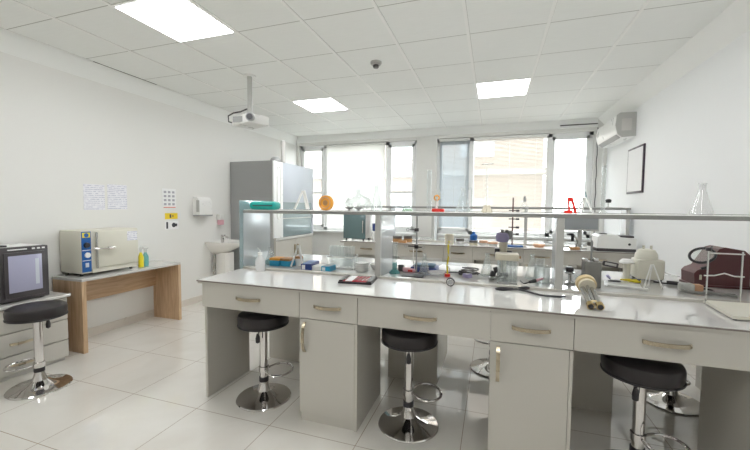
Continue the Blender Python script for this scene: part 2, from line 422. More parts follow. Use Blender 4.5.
MB().box(x+.003, x+.004, 3.43, 3.455, 1.18, 1.225).box(x+.003, x+.004, 3.47, 3.485, 1.19, 1.215).build('sign_print', 'black_s', t, smooth=False)
t = thing('pictogram_sticker', (x, 3.455, 1.05), 'white sticker with two dark glyphs below the yellow sign', 'sign')
MB().box(x, x+.0015, 3.36, 3.56, 1.035, 1.14).build('sheet', 'paper', t, smooth=False)
MB().box(x+.0015, x+.003, 3.38, 3.405, 1.045, 1.13).lathe([(.0, .0015), (.03, .0015), (.03, .003), (.0, .003)], (x, 3.49, 1.088), 10, 'x').box(x+.0015, x+.003, 3.50, 3.54, 1.07, 1.105).build('glyphs', 'black_s', t, smooth=False)

# paper towel and soap dispensers
t = thing('towel_dispenser', (x, 3.965, 1.2), 'white paper towel dispenser on the wall above the washbasin', 'dispenser')
MB().prism([(x, 1.205), (x, 1.455), (x+.07, 1.45), (x+.11, 1.40), (x+.115, 1.23), (x+.10, 1.205)], 'y', 3.805, 4.03).build('body', 'wpl', t)
MB().box(x, x+.118, 3.80, 4.035, 1.195, 1.212, .004).build('tray_rim', 'grey', t)
MB().box(x+.06, x+.108, 3.797, 3.807, 1.25, 1.41, .004).build('side_window', 'frame', t)
t = thing('soap_dispenser', (x, 4.33, 1.05), 'small soap dispenser with pink soap beside the washbasin', 'dispenser')
MB().box(x, x+.07, 4.23, 4.31, 1.13, 1.215, .012).build('body', 'wpl', t)
MB().box(x+.005, x+.075, 4.235, 4.305, 1.055, 1.13, .012).build('soap_window', 'pink', t)

# washbasin
t = thing('washbasin', (LW, 4.245, 0), 'white ceramic pedestal washbasin beside the fume hood', 'sink')
s = MB()
n = 28
def basin_ring(w, d, z, off=0):
    pts = []
    for i in range(n):
        a = PI*i/(n-1) - PI/2
        pts.append(s.bm.verts.new((LW+.003+off + d*max(0, math.cos(a))**.75, 4.245 + w*math.sin(a), z)))
    return pts
R_ = [basin_ring(.10, .14, 0.638), basin_ring(.17, .25, 0.688), basin_ring(.22, .40, 0.758), basin_ring(.25, .455, 0.803), basin_ring(.255, .46, 0.818), basin_ring(.238, .435, 0.821), basin_ring(.205, .38, 0.778, .03), basin_ring(.12, .25, 0.728, .06)]
for A, B in zip(R_, R_[1:]):
    for i in range(n): s.bm.faces.new((A[i], A[(i+1) % n], B[(i+1) % n], B[i]))
s.bm.faces.new(R_[0]); s.bm.faces.new(R_[-1])
s.build('basin', 'ceram', t)
MB().prism([(LW+.05, 4.155), (LW+.21, 4.155), (LW+.25, 4.195), (LW+.25, 4.295), (LW+.21, 4.335), (LW+.05, 4.335)], 'z', 0, .66).build('pedestal', 'ceram', t)
MB().cyl((LW+.09, 4.245, .79), (LW+.09, 4.245, .90), .022).tube([(LW+.09, 4.245, .87), (LW+.13, 4.245, .89), (LW+.19, 4.245, .875)], .013).box(LW+.075, LW+.135, 4.23, 4.26, .90, .915, .004).build('faucet', 'chrome', t)
MB().cyl((LW+.04, 4.12, .35), (LW+.04, 4.12, .62), .015).cyl((LW+.02, 4.12, .40), (LW+.06, 4.12, .40), .02).build('drain_pipe', 'steel', t)

# ------------------------------------------------------------------ fume hood
hx, hy0, hy1 = -3.073, 4.52, 5.73
t = thing('fume_hood', (-3.45, 5.1, 0), 'tall grey fume hood with glass sash against the wall', 'fume hood')
MB().box(LW+.01, hx-.02, hy0, hy0+.03, .0, 2.01).build('side_panel', 'grey', t, smooth=False)
MB().box(LW+.01, hx-.02, hy1-.03, hy1, .0, 2.01).build('side_panel', 'grey', t, smooth=False)
MB().box(LW+.01, hx-.02, hy0+.03, hy1-.03, 1.98, 2.01).build('top_panel', 'grey', t, smooth=False)
MB().box(LW+.01, LW+.03, hy0+.03, hy1-.03, .0, 1.98).build('back_panel', 'wpl', t, smooth=False)
MB().box(LW+.03, hx+.02, hy0+.03, hy1-.03, .82, .86, .004).build('work_surface', 'top', t, smooth=False)
MB().box(LW+.03, hx-.01, hy0+.03, hy1-.03, .05, .82).build('base_cabinet_body', 'lam', t, smooth=False)
for a, b_ in ((hy0+.04, 5.12), (5.13, hy1-.04)):
    d = MB().box(hx-.01, hx+.008, a, b_, .07, .81).build('door', 'lam', t, smooth=False)
    MB().box(hx+.008, hx+.03, (5.12 if b_ < 5.2 else 5.13)-(.05 if b_ < 5.2 else -.03), (5.12 if b_ < 5.2 else 5.13)-(.03 if b_ < 5.2 else -.05), .55, .72, .004).build('handle', 'nickel', d)
MB().box(hx-.02, hx+.004, hy0, hy0+.24, .86, 2.01, .003).build('front_column', 'pvc', t)
s = MB(); zz = [(hy0+.08, 1.18), (hy0+.08, 1.88), (hy0+.10, 1.93), (hy0+.15, 1.93), (hy0+.17, 1.88), (hy0+.17, 1.18), (hy0+.15, 1.14), (hy0+.10, 1.14)]
s.tube([(hx+.008, a, z) for a, z in zz], .008, 6, True).build('lamp_cover_rim', 'wpl', t)
MB().box(hx-.02, hx+.002, hy0+.24, hy1, 1.40, 2.01, .003).build('upper_front', 'lblue', t)
MB().box(hx-.02, hx+.004, hy1-.06, hy1, .86, 1.40).build('front_column', 'lblue', t, smooth=False)
MB().box(hx-.012, hx-.006, hy0+.24, hy1-.06, .865, 1.40).build('glass_sash', 'bglass', t, smooth=False)
MB().box(hx-.018, hx+.0, hy0+.24, hy1-.06, 1.14, 1.155).build('sash_rail', 'frame', t, smooth=False)
MB().lathe([(.08, 2.01), (.08, 2.03), (.065, 2.06), (.035, 2.08), (0, 2.085)], (-3.13, 4.66, 0)).build('fan_dome', 'grey', t)
MB().cyl((-3.03-.06, 4.80, 2.01), (-3.03-.06, 4.80, 2.34), .035).build('exhaust_pipe', 'lamd', t)

# ------------------------------------------------------------------ left low cabinet + black oven
t = thing('drawer_cabinet', (-3.64, 1.73, 0), 'low white cabinet of three drawers under the black oven', 'cabinet')
cy0, cy1, cx = 1.24, 2.03, -3.44
MB().box(LW+.005, cx-.018, cy0, cy1, .03, .553).build('body', 'lam', t, smooth=False)
MB().box(LW+.005, cx+.02, cy0-.01, cy1+.012, .553, .575, .003).build('top', 'top', t, smooth=False)
MB().box(LW+.03, cx-.04, cy0+.01, cy1-.01, 0, .03).build('plinth', 'lamd', t, smooth=False)
def bow_handle(mb, p, L, axis, out, w=.009, h=.018, d=.03):
    """flat bow handle centred at p; axis 'x','y','z' along its length, out = unit direction it stands off"""
    n = 10; out = Vector(out); ax = {'x': Vector((1, 0, 0)), 'y': Vector((0, 1, 0)), 'z': Vector((0, 0, 1))}[axis]
    side = out.cross(ax).normalized(); p = Vector(p); R = []
    for i in range(n+1):
        u = i/n*2-1; o1 = d*(1-u*u)**.6 + .0; c = p + ax*u*L/2 + out*o1
        th = w
        R.append([mb.bm.verts.new(c + side*h/2*a + out*th*b) for a, b in ((-1, 0), (1, 0), (1, 1), (-1, 1))])
    for A, B in zip(R, R[1:]):
        for i in range(4): mb.bm.faces.new((A[i], A[(i+1) % 4], B[(i+1) % 4], B[i]))
    mb.bm.faces.new(R[0]); mb.bm.faces.new(R[-1][::-1]); return mb
for z0, z1 in ((.04, .185), (.191, .361), (.367, .548)):
    d = MB().box(cx-.018, cx, cy0+.004, cy1-.004, z0, z1-.004, .002).build('drawer', 'lam', t, smooth=False)
    bow_handle(MB(), (cx, 1.72, (z0+z1)/2), .17, 'y', (1, 0, 0)).build('handle', 'nickel', d)

ox, oy0, oy1 = -3.49, 1.62, 1.932
t = thing('laboratory_oven', (-3.65, 1.79, .575), 'black bench-top oven with glass door on the drawer cabinet', 'oven')
MB().box(LW+.04, ox-.02, oy0, oy1, .587, 1.005, .008).build('body', 'bplas', t)
MB().box(LW+.045, ox-.04, oy0+.012, oy1-.012, .995, 1.006, .004).build('top_plate', 'wpl', t)
MB().box(ox-.02, ox, oy0, oy1, .587, 1.005, .008).build('front_frame', 'dgrey', t)
d = MB().box(ox, ox+.014, oy0+.02, oy1-.03, .612, .965, .006).build('door', 'dgrey', t)
MB().box(ox+.014, ox+.017, oy0+.045, oy1-.055, .655, .94, .001).build('door_glass', 'lavender', d)
s = MB()
MB().box(ox+.017, ox+.0175, oy1-.10, oy1-.075, .70, .905).build('glass_stripe', 'lblue', d, smooth=False)
s = MB().box(ox, ox+.003, oy0+.05, oy0+.17, .982, .990)
for i in range(3): s.box(ox, ox+.003, oy1-.11+i*.033, oy1-.09+i*.033, .980, .992)
s.build('panel_marks', 'white_ink', t, smooth=False)
MB().box(ox-.14, ox-.04, oy0-.003, oy0, .74, .81).build('side_label', 'greenlab', t, smooth=False)
MB().box(ox-.12, ox-.06, oy0+.03, oy0+.08, 1.006, 1.02, .004).build('top_knob', 'bplas', t)
s = MB()
for a in (oy0+.02, oy1-.04):
    for b_ in (LW+.06, ox-.06): MB().box(b_, b_+.02, a, a+.02, .575, .588).build('foot', 'bplas', t)

# ------------------------------------------------------------------ wooden table
t = thing('wooden_table', (-3.65, 2.67, 0), 'oak table with white top under the steriliser', 'table')
ty0, ty1, tx = 2.15, 3.205, -3.45
MB().box(LW+.006, tx, ty0, ty1, .65, .675, .002).build('tabletop', 'top', t, smooth=False)
MB().box(LW+.02, tx+.0, ty0, ty0+.036, 0, .65).build('side_panel', 'wood', t, smooth=False)
MB().box(LW+.02, tx+.0, ty1-.036, ty1, 0, .65).build('side_panel', 'wood', t, smooth=False)
MB().box(-3.82, -3.80, ty0+.036, ty1-.036, .385, .65).build('apron', 'woodh', t, smooth=False)

# steriliser on it
ax_, ay0, ay1 = -3.55, 2.215, 2.765
t = thing('steriliser', (-3.69, 2.5, .675), 'cream metal steriliser with blue control strip on the oak table', 'steriliser')
MB().box(LW+.015, ax_, ay0, ay1, .70, 1.10, .012).build('body', 'cream', t)
MB().box(ax_, ax_+.004, ay0+.005, ay0+.085, .715, 1.09).build('control_panel', 'blue', t, smooth=False)
MB().box(ax_+.004, ax_+.005, ay0+.012, ay0+.078, 1.035, 1.08).build('panel_badge', 'yellow', t, smooth=False)
MB().lathe([(0, 0), (.02, 0), (.02, .001), (0, .001)], (ax_+.005, ay0+.045, 1.057), 20, 'x').build('badge_emblem', 'blue', t)
MB().lathe([(0, 0), (.026, 0), (.022, .018), (0, .018)], (ax_+.004, ay0+.045, .965), 20, 'x').build('dial', 'bplas', t)
MB().lathe([(0, 0), (.024, 0), (.024, .012), (0, .012)], (ax_+.004, ay0+.05, .872), 20, 'x').build('gauge', 'wpl', t)
MB().box(ax_+.004, ax_+.010, ay0+.03, ay0+.06, .76, .80, .002).build('switch', 'lblue', t)
s = MB().box(ax_+.004, ax_+.0045, ay0+.008, ay0+.082, .915, .92).box(ax_+.004, ax_+.0045, ay0+.008, ay0+.082, .82, .825)
s.build('panel_lines', 'white_ink', t, smooth=False)
d = MB().box(ax_, ax_+.018, ay0+.135, ay1-.012, .745, 1.085, .006).build('door', 'cream', t)
MB().box(ax_+.018, ax_+.03, ay0+.115, ay0+.13, .74, 1.08).build('hinge_bar', 'steel', d, smooth=False)
MB().tube([(ax_+.02, ay0+.09, .93), (ax_+.045, ay0+.12, .925), (ax_+.05, ay0+.22, .925)], [.008, .008, .008]).lathe([(0, 0), (.016, .01), (.018, .03), (.012, .07), (0, .075)], (ax_+.05, ay0+.20, .925), 12, 'y').build('handle', 'chrome', d)
MB().box(ax_+.018, ax_+.019, ay1-.13, ay1-.02, .975, 1.07).build('door_label', 'print_', d, smooth=False)
MB().box(ax_-.01, ax_+.008, ay0+.09, ay1-.01, .70, .735).build('lower_trim', 'cream', t, smooth=False)
s = MB()
for a in (ay0+.03, ay1-.05):
    for b_ in (LW+.06, ax_-.05): MB().cyl((b_, a, .675), (b_, a, .70), .014, n=12).build('foot', 'bplas', t)

def spray_bottle(loc, m, label, h=.15, r=.032):
    t = thing('spray_bottle', loc, label, 'bottle')
    x, y, z = loc
    MB().lathe([(0, z), (r, z+.002), (r, z+h*.55), (r*.45, z+h*.75), (r*.4, z+h*.8), (0, z+h*.8)], (x, y, 0), 20).build('body', m, t)
    MB().cyl((x, y, z+h*.8), (x, y, z+h), r*.45, n=14).box(x-.01, x+.035, y-.008, y+.008, z+h, z+h+.022, .003).build('spray_head', 'milk', t)
    return t
spray_bottle((-3.56, 2.80, .675), 'yellow', 'yellow spray bottle with clear head beside the steriliser', .20, .026)
spray_bottle((-3.575, 2.865, .675), 'tealliq', 'teal filled spray bottle behind the yellow one', .19, .03)

# ------------------------------------------------------------------ island units
ZB, ZT, ZW = .650, .812, .836
def drawer_unit(x0, x1, yf, depth, label, handle_dir=-1, panels=(1, 1), m='lam', fine=True):
    """knee-space unit: one wide drawer on side panels; handle_dir -1 = opens towards the camera"""
    t = thing('drawer_unit', ((x0+x1)/2, yf, 0), label, 'drawer unit', 'knee space drawer units under the benches')
    s = -handle_dir
    a, b_ = sorted((yf, yf + s*depth))
    fb, ff = yf, yf + s*.018
    MB().box(x0+.02, x1-.02, min(ff, yf+s*depth), max(ff, yf+s*depth), ZB+.03, ZT-.004).build('drawer_box', 'lamd', t, smooth=False)
    d = MB().box(x0+.0015, x1-.0015, min(fb, ff), max(fb, ff), ZB, ZT-.002, .0015).build('drawer', m, t, smooth=False)
    bow_handle(MB(), ((x0+x1)/2, yf, (ZB+ZT)/2+.003), .185, 'x', (0, handle_dir, 0)).build('handle', 'nickel', d)
    if panels[0]: MB().box(x0+.002, x0+.02, a+.02, b_, 0, ZT).build('side_panel', m, t, smooth=False)
    if panels[1]: MB().box(x1-.02, x1-.002, a+.02, b_, 0, ZT).build('side_panel', m, t, smooth=False)
    return t
def base_cabinet(x0, x1, yf, depth, label, handle_dir=-1, m='lam', hinge=0):
    t = thing('base_cabinet', ((x0+x1)/2, yf, 0), label, 'cabinet', 'base cabinets under the benches')
    s = -handle_dir; ff = yf + s*.018; bk = yf + s*depth
    MB().box(x0+.0005, x1-.0005, min(ff, bk), max(ff, bk), .0, ZT).build('body', m, t, smooth=False)
    d = MB().box(x0+.0015, x1-.0015, min(yf, ff), max(yf, ff), ZB+.001, ZT-.002, .0015).build('drawer', m, t, smooth=False)
    bow_handle(MB(), ((x0+x1)/2, yf, (ZB+ZT)/2+.003), .18, 'x', (0, handle_dir, 0)).build('handle', 'nickel', d)
    d = MB().box(x0+.0015, x1-.018, min(yf, ff), max(yf, ff), .055, ZB-.003, .0015).build('door', m, t, smooth=False)
    bow_handle(MB(), (x0+.04, yf, .535), .185, 'z', (0, handle_dir, 0)).build('handle', 'nickel', d)
    MB().box(x0+.01, x1-.018, min(yf+s*.008, ff), max(yf+s*.008, ff), 0.0, .053).build('plinth', m, t, smooth=False)
    MB().box(x1-.0165, x1-.0005, min(yf, ff), max(yf, ff), 0, ZB-.003).build('end_panel', m, t, smooth=False)
    return t
YF = 1.915
drawer_unit(-1.877, -1.123, YF, .465, 'wide drawer over the knee space at the free end of the front bench', panels=(1, 0))
base_cabinet(-1.123, -.738, YF, .465, 'white base cabinet between the first two front stools')
drawer_unit(-.738, .003, YF, .465, 'wide drawer over the middle front knee space', panels=(0, 0))
base_cabinet(.003, .389, YF, .465, 'white base cabinet below the brass rod heater')
drawer_unit(.389, 1.13, YF, .465, 'wide drawer above the large near stool', panels=(0, 1))
base_cabinet(1.13, 1.515, YF, .465, 'base cabinet at the wall end of the front bench')
YR = 3.28
base_cabinet(-1.849, -1.464, YR, .64, 'aisle side cabinet seen from behind at the free end of the bench', 1)
drawer_unit(-1.464, -.755, YR, .64, 'aisle side knee drawer behind the first front cabinet', 1, (1, 0))
base_cabinet(-.755, -.37, YR, .64, 'aisle side cabinet seen behind the middle front stool', 1)
drawer_unit(-.37, .386, YR, .64, 'aisle side knee drawer behind the middle knee space', 1, (0, 0))
base_cabinet(.386, .771, YR, .64, 'aisle side cabinet seen behind the large near stool', 1)
drawer_unit(.771, 1.515, YR, .64, 'aisle side knee drawer at the wall end', 1, (0, 1))

def worktop(x0, x1, y0, y1, label):
    t = thing('worktop', ((x0+x1)/2, (y0+y1)/2, ZT), label, 'worktop')
    MB().box(x0, x1, y0, y1, ZT, ZW-.008, .002).build('edge_band', 'edge', t, smooth=False)
    MB().box(x0, x1, y0+.001, y1-.001, ZW-.008, ZW, .003).build('top_slab', 'top', t, smooth=False)
    MB().box(x0+.002, x1-.002, y0+.004, y1-.004, ZT-.004, ZT-.0).build('under_slab', 'lam', t, smooth=False)
    return t
def worktop2(x0, x1, y0, y1, label):
    t = thing('worktop', ((x0+x1)/2, (y0+y1)/2, ZT), label, 'worktop')
    MB().box(x0+.004, x1-.004, y0+.006, y1-.006, ZT, ZW-.012).build('core', 'lam', t, smooth=False)
    MB().box(x0, x1, y0, y1, ZW-.012, ZW-.004, .001).build('edge_band', 'edge', t, smooth=False)
    MB().box(x0, x1, y0, y1, ZW-.004, ZW, .001).build('top_slab', 'top', t, smooth=False)
    return t
worktop2(-1.905, 1.62, 1.895, 3.31, 'long glossy white worktop of the near bench')

# reagent rack standing along the middle of the bench
SH = 1.308
def reagent_rack(x0, x1, ya, yb, divs, label, end_glass=None, SH=SH):
    t = thing('reagent_rack', ((x0+x1)/2, (ya+yb)/2, ZW), label, 'rack')
    MB().box(x0, x1, ya+.005, yb, SH-.014, SH, .002).build('shelf', 'wpl', t, smooth=False)
    MB().box(x0, x1, ya-.006, ya+.005, SH-.026, SH-.002, .002).build('shelf_edge', 'alu', t, smooth=False)
    MB().box(x0, x1, yb, yb+.008, SH-.03, SH+.004, .002).build('shelf_edge', 'alu', t, smooth=False)
    MB().box(x0, x1, ya-.012, ya+.035, ZW, ZW+.016, .002).build('base_rail', 'lam', t, smooth=False)
    for x in divs:
        p = MB().box(x-.02, x+.02, ya-.003, ya+.03, ZW+.016, SH-.014, .002).build('upright', 'frame', t, smooth=False)
        MB().box(x+.008, x+.014, ya+.03, yb, ZW+.002, SH-.014).build('divider_pane', 'rackglass', t, smooth=False)
    if end_glass:
        MB().box(x0-.003, x0+.003, ya+.0, yb+.0, ZW, SH-.014).build('end_pane', 'rackglass', t, smooth=False)
        MB().box(x0-.016, x0-.010, ya-.03, yb+.02, ZW, SH+.075).build('end_pane', 'bglass', t, smooth=False)
    return t
reagent_rack(-1.90, 1.60, 2.375, 2.73, (-.765, .390), 'long reagent rack with shelf standing on the near bench', True)

# ------------------------------------------------------------------ second bench by the windows
YB = 4.83
drawer_unit(-2.08, -1.37, YB, .46, 'far bench drawer under the green door incubator')
drawer_unit(-1.37, -.62, YB, .46, 'far bench drawer seen behind the retort stand')
base_cabinet(-.62, -.24, YB, .46, 'far bench cabinet seen behind the coiled cables')
drawer_unit(-.24, .38, YB, .46, 'far bench drawer seen behind the pipette stand')
base_cabinet(.38, .80, YB, .46, 'far bench cabinet below the computer monitor')
drawer_unit(.80, 1.60, YB, .46, 'far bench drawer below the white spectrophotometer')
base_cabinet(-2.08, -1.55, 6.02, .6, 'window side cabinet of the far bench, fume hood end', 1)
base_cabinet(-.5, -.1, 6.02, .6, 'window side cabinet in the middle of the far bench', 1)
base_cabinet(1.1, 1.6, 6.02, .6, 'window side cabinet of the far bench, wall end', 1)
worktop2(-2.13, 1.66, 4.80, 6.06, 'glossy white worktop of the far bench by the windows')
reagent_rack(-2.10, 1.64, 5.24, 5.54, (-1.5, -.835, .43, 1.615), 'second reagent rack standing on the far bench', SH=1.355)

# ------------------------------------------------------------------ stools
def stool():
    t = thing('bar_stool', (0, 0, 0), '', 'stool', 'black round bar stools')
    MB().lathe([(0, .522), (.152, .522), (.165, .532), (.170, .552), (.170, .584), (.164, .599), (.15, .606), (0, .608)], n=48).build('seat', 'black', t)
    MB().lathe([(.163, .5215), (.1715, .526), (.1715, .532), (.164, .533)], n=48).build('seat_piping', 'bplas', t)
    MB().cyl((0, 0, .10), (0, 0, .522), .027).build('pole', 'chrome', t)
    MB().lathe([(.028, .12), (.032, .121), (.032, .152), (.028, .153)]).build('collar', 'bplas', t)
    MB().lathe([(.0, .0), (.182, .0), (.185, .006), (.18, .012), (.135, .020), (.08, .036), (.045, .06), (.033, .095), (.028, .12)], n=64).build('base', 'chrome', t)
    MB().box(-.08, .08, -.08, .08, .515, .522, .002).build('seat_mount', 'bplas', t)
    pts = [(.025, -.03, .205)]
    for i in range(15):
        a = -2.4 + 4.8*i/14
        pts.append((.115+.085*math.cos(a), .105*math.sin(a), .205))
    pts.append((.025, .03, .205))
    MB().tube(pts, .0075, 8).build('foot_ring', 'chrome', t)
    MB().lathe([(.028, .187), (.034, .189), (.034, .225), (.028, .227)]).build('ring_clamp', 'chrome', t)
    MB().tube([(0, -.02, .50), (-.008, -.05, .495), (-.01, -.07, .475)], .004, 8).lathe([(0, .41), (.014, .42), (.015, .45), (.007, .48), (0, .48)], (-.012, -.074, 0), 12).build('lever', 'bplas', t)
    return t
st = stool(); st.location = (-3.12, 1.645, 0); st.rotation_euler = (0, 0, PI*1.12)
st['label'] = 'black round stool in front of the low drawer cabinet'
dup(st, (-1.492, 2.065, 0), 'black round stool tucked under the free end of the front bench', .25)
dup(st, (-.465, 2.09, 0), 'black round stool tucked in the middle knee space of the front bench', .35)
dup(st, (.715, 2.05, 0), 'large looking black stool closest to the viewer under the front bench', -.4)
dup(st, (.03, 3.06, 0), 'stool whose chrome base shows beyond the middle knee space', 2.0)
dup(st, (1.21, 2.95, 0), 'stool whose chrome base shows beyond the near black stool', 4.2)
for c_ in st.children:
    if c_.name.startswith(('foot_ring', 'ring_clamp')): c_.location.z = -.035

# ------------------------------------------------------------------ glassware helpers
def lathe_thing(name, loc, prof, m, label, cat, group=None, n=24):
    o = MB().lathe(prof, (loc[0], loc[1], loc[2]), n).build(name, m, None, loc)
    return tag(o, label, cat, group)
def shell(prof, w=.0018):
    """open glass vessel: outer profile up, inner profile down"""
    return prof + [(max(0, r-w), h+(w if i == len(prof)-1-0 else 0)) for i, (r, h) in reversed(list(enumerate(prof)))]
def erlenmeyer(loc, r, h, label, m='glass', liquid=None, stopper=None, group='conical flasks'):
    t = thing('conical_flask', loc, label, 'flask', group)
    x, y, z = loc; nr = r*.30
    out = [(0, z), (r*.92, z), (r, z+r*.12), (r*.97, z+r*.25), (nr*1.05, z+h*.78), (nr, z+h*.82), (nr, z+h*.97), (nr*1.2, z+h), ]
    MB().lathe(out + [(nr*.9, z+h*.97), (nr*.9, z+h*.8), (r*.93, z+r*.25), (r*.9, z+.004), (0, z+.004)], (x, y, 0), 28).build('glass_body', m, t)
    if liquid: MB().lathe([(0, z+.005), (r*.88, z+.005), (r*.9, z+r*.25), (r*.72, z+h*.25), (0, z+h*.25)], (x, y, 0), 24).build('liquid', liquid, t)
    if stopper: MB().cyl((x, y, z+h*.93), (x, y, z+h*1.07), nr*.85, nr*1.1, 16).build('stopper', stopper, t)
    return t
def beaker(loc, r, h, label, liquid=None):
    t = thing('glass_beaker', loc, label, 'beaker', 'glass beakers')
    x, y, z = loc
    MB().lathe([(0, z), (r*.95, z), (r, z+.005), (r, z+h*.96), (r*1.08, z+h), (r*.95, z+h*.97), (r*.95, z+.006), (0, z+.005)], (x, y, 0), 28).build('glass_body', 'glass', t)
    if liquid: MB().lathe([(0, z+.006), (r*.93, z+.006), (r*.93, z+h*.4), (0, z+h*.4)], (x, y, 0), 24).build('liquid', liquid, t)
    return t
def cylinder(loc, r, h, label, foot='glass', rod=False, br=None):
    t = thing('measuring_cylinder', loc, label, 'measuring cylinder', 'measuring cylinders on the rack shelf')
    x, y, z = loc; br = br or r*2.1
    MB().lathe([(0, z), (br, z), (br, z+.008), (r*1.1, z+.018), (0, z+.018)], (x, y, 0), 8).build('foot', foot, t)
    MB().lathe([(r, z+.018), (r, z+h-.006), (r*1.25, z+h), (r*.88, z+h-.006), (r*.88, z+.02)], (x, y, 0), 20).build('glass_tube', 'glass', t)
    return t
def jar(loc, r, h, label, body='glass', lid='dolive', group='lidded dishes on the far bench'):
    t = thing('specimen_jar', loc, label, 'jar', group)
    x, y, z = loc
    MB().lathe([(0, z), (r, z), (r, z+h*.7), (0, z+h*.7)], (x, y, 0), 24).build('body', body, t)
    MB().lathe([(r*1.03, z+h*.55), (r*1.05, z+h), (0, z+h)], (x, y, 0), 24).build('lid', lid, t)
    return t

S = SH + .0005   # shelf top
y = 2.57
# teal case
t = thing('pencil_case', (-1.75, 2.47, S), 'teal oval zip case lying on the rack shelf', 'case')
MB().box(-1.885, -1.64, 2.415, 2.53, S, S+.068, .031, seg=4).build('body', 'teal', t)
MB().box(-1.84, -1.655, 2.4125, 2.416, S+.030, S+.038).build('zip', 'dgrey', t, smooth=False)
# two white A-frame wire stands
def a_stand(loc, w, h, label, m='wpl', r=.0055):
    t = thing('wire_stand', loc, label, 'stand', 'bent wire stands')
    x, y, z = loc
    MB().tube([(x-w/2, y-.03, z+r), (x-w*.06, y, z+h-.004), (x+w*.06, y, z+h-.004), (x+w/2, y-.03, z+r)], r, 8).build('front_leg_wire', m, t)
    MB().tube([(x, y, z+h-.006), (x+w*.02, y+.05, z+r)], r, 8).build('rear_leg_wire', m, t)
    return t
a_stand((-1.465, y, S), .13, .16, 'white wire A-stand on the shelf beside the orange roll', r=.009)
a_stand((.54, y-.05, S), .085, .105, 'white wire A-stand on the shelf beside the red clip')
# orange roll standing on edge
t = thing('tape_roll', (-1.262, y, S), 'orange roll standing on edge on the rack shelf', 'roll')
R0 = .060
MB().lathe([(.022, -.02), (.058, -.02), (R0, -.015), (R0, .015), (.058, .02), (.022, .02), (.022, -.02)], (-1.262, y, S+R0), 36, 'y').build('body', 'orange', t)
MB().torus((-1.262, y-.021, S+R0), .043, .004, (0, 1, 0)).build('rim', 'copper', t)
MB().lathe([(0, -.018), (.021, -.018), (.021, .018), (0, .018)], (-1.262, y, S+R0), 20, 'y').build('hub', 'brown', t)
# round flask and two small dark dishes
t = thing('round_flask', (-1.01, y+.06, S), 'large clear round glass flask on the shelf', 'flask')
MB().lathe([(.035, 0), (.09, .02), (.108, .06), (.09, .10), (.035, .125), (.02, .135), (.02, .17), (.018, .17), (.018, .135), (.033, .122), (.087, .098), (.105, .06), (.087, .022), (.0, .004)], (-1.01, y+.06, S), 32).build('glass_body', 'glass', t)
for i, (dx, dz) in enumerate(((-1.03, 'nearer the orange roll'), (-.955, 'nearer the tall narrow flask'))):
    t = thing('weighing_dish', (dx, y-.08, S), 'small dark metal dish on the shelf, ' + dz, 'dish', 'small dark metal dishes')
    MB().lathe([(0, .0), (.012, 0), (.006, .008), (.03, .02), (.034, .03), (.03, .028), (0, .018)], (dx, y-.08, S), 24).build('bowl', 'grey', t)
    MB().torus((dx, y-.08, S+.03), .033, .0025).build('rim', 'steel', t)
erlenmeyer((-.845, y+.02, S), .05, .20, 'tall narrow conical flask on the shelf above the first upright')
erlenmeyer((-.60, y, S), .042, .085, 'short conical flask holding green liquid on the shelf', liquid='greenliq')
cylinder((-.44, y, S), .017, .30, 'tall glass measuring cylinder on the shelf beside the red base')
t = thing('ring_burner', (-.375, y, S), 'red base with an orange ring standing on the shelf', 'stand')
MB().box(-.415, -.33, y-.03, y+.03, S, S+.022, .004).build('base', 'ored', t)
MB().cyl((-.385, y, S+.02), (-.385, y, S+.09), .008, n=10).build('stem', 'milk', t)
MB().torus((-.385, y, S+.10), .017, .005, (0, 1, 0)).build('ring', 'orange', t)
erlenmeyer((-.20, y, S), .052, .17, 'wide conical flask on the shelf before the blind')
t = thing('glass_siphon', (-.145, y+.06, S), 'bent glass tube standing beside the wide conical flask', 'glassware')
MB().tube([(-.145, y+.06, S), (-.145, y+.06, S+.16), (-.155, y+.06, S+.172), (-.17, y+.06, S+.165)], .008, 10).build('glass_tube', 'glass', t)
t = thing('burette_stand', (-.04, y, S), 'tall thin stand with cross bar rising from a beige base on the shelf', 'stand')
MB().lathe([(0, 0), (.036, 0), (.036, .012), (.026, .03), (.022, .048), (0, .048)], (-.04, y, S), 8).build('base', 'beige', t)
MB().cyl((-.045, y, S+.045), (-.045, y, S+.33), .007, n=12).build('glass_tube', 'glass', t)
MB().cyl((-.08, y, S+.33), (-.005, y, S+.333), .004, n=8).build('cross_bar', 'steel', t)
t = thing('dropper_bottle', (.20, y, S), 'clear dropper bottle with dark cap on the shelf', 'bottle')
MB().lathe([(0, 0), (.026, 0), (.027, .01), (.027, .045), (.012, .065), (.011, .075), (0, .075)], (.20, y, S), 20).build('body', 'glass', t)
MB().cyl((.20, y, S+.075), (.20, y, S+.098), .010, n=14).lathe([(0, .098), (.007, .098), (.008, .108), (0, .116)], (.20, y, S), 12).build('cap', 'grey', t)
t = thing('red_clip', (.475, y+.03, S), 'red clip shaped holder on the shelf above the second upright', 'clip')
MB().box(.442, .487, y, y+.05, S, S+.022, .004).build('foot', 'ored', t)
MB().prism([(.470, S), (.462, S+.085), (.458, S+.105), (.492, S+.105), (.496, S+.085), (.520, S), (.505, S), (.484, S+.075), (.474, S+.075), (.480, S)], 'y', y+.03, y+.045).build('jaw', 'ored', t, smooth=False)
t = thing('funnel_tube', (.58, y, S), 'thin bluish glass tube leaning on the shelf near the red clip', 'glassware')
MB().tube([(.60, y, S+.004), (.575, y+.02, S+.06), (.56, y+.03, S+.14)], .005, 8).build('glass_tube', 'bglass', t)
cylinder((.655, y, S), .012, .30, 'slim tall measuring cylinder on the shelf right of the red clip')
erlenmeyer((1.155, y, S), .056, .185, 'milky conical flask alone on the shelf before the bare wall', m='haze')

# ------------------------------------------------------------------ things on the near worktop
Z = ZW + .0005
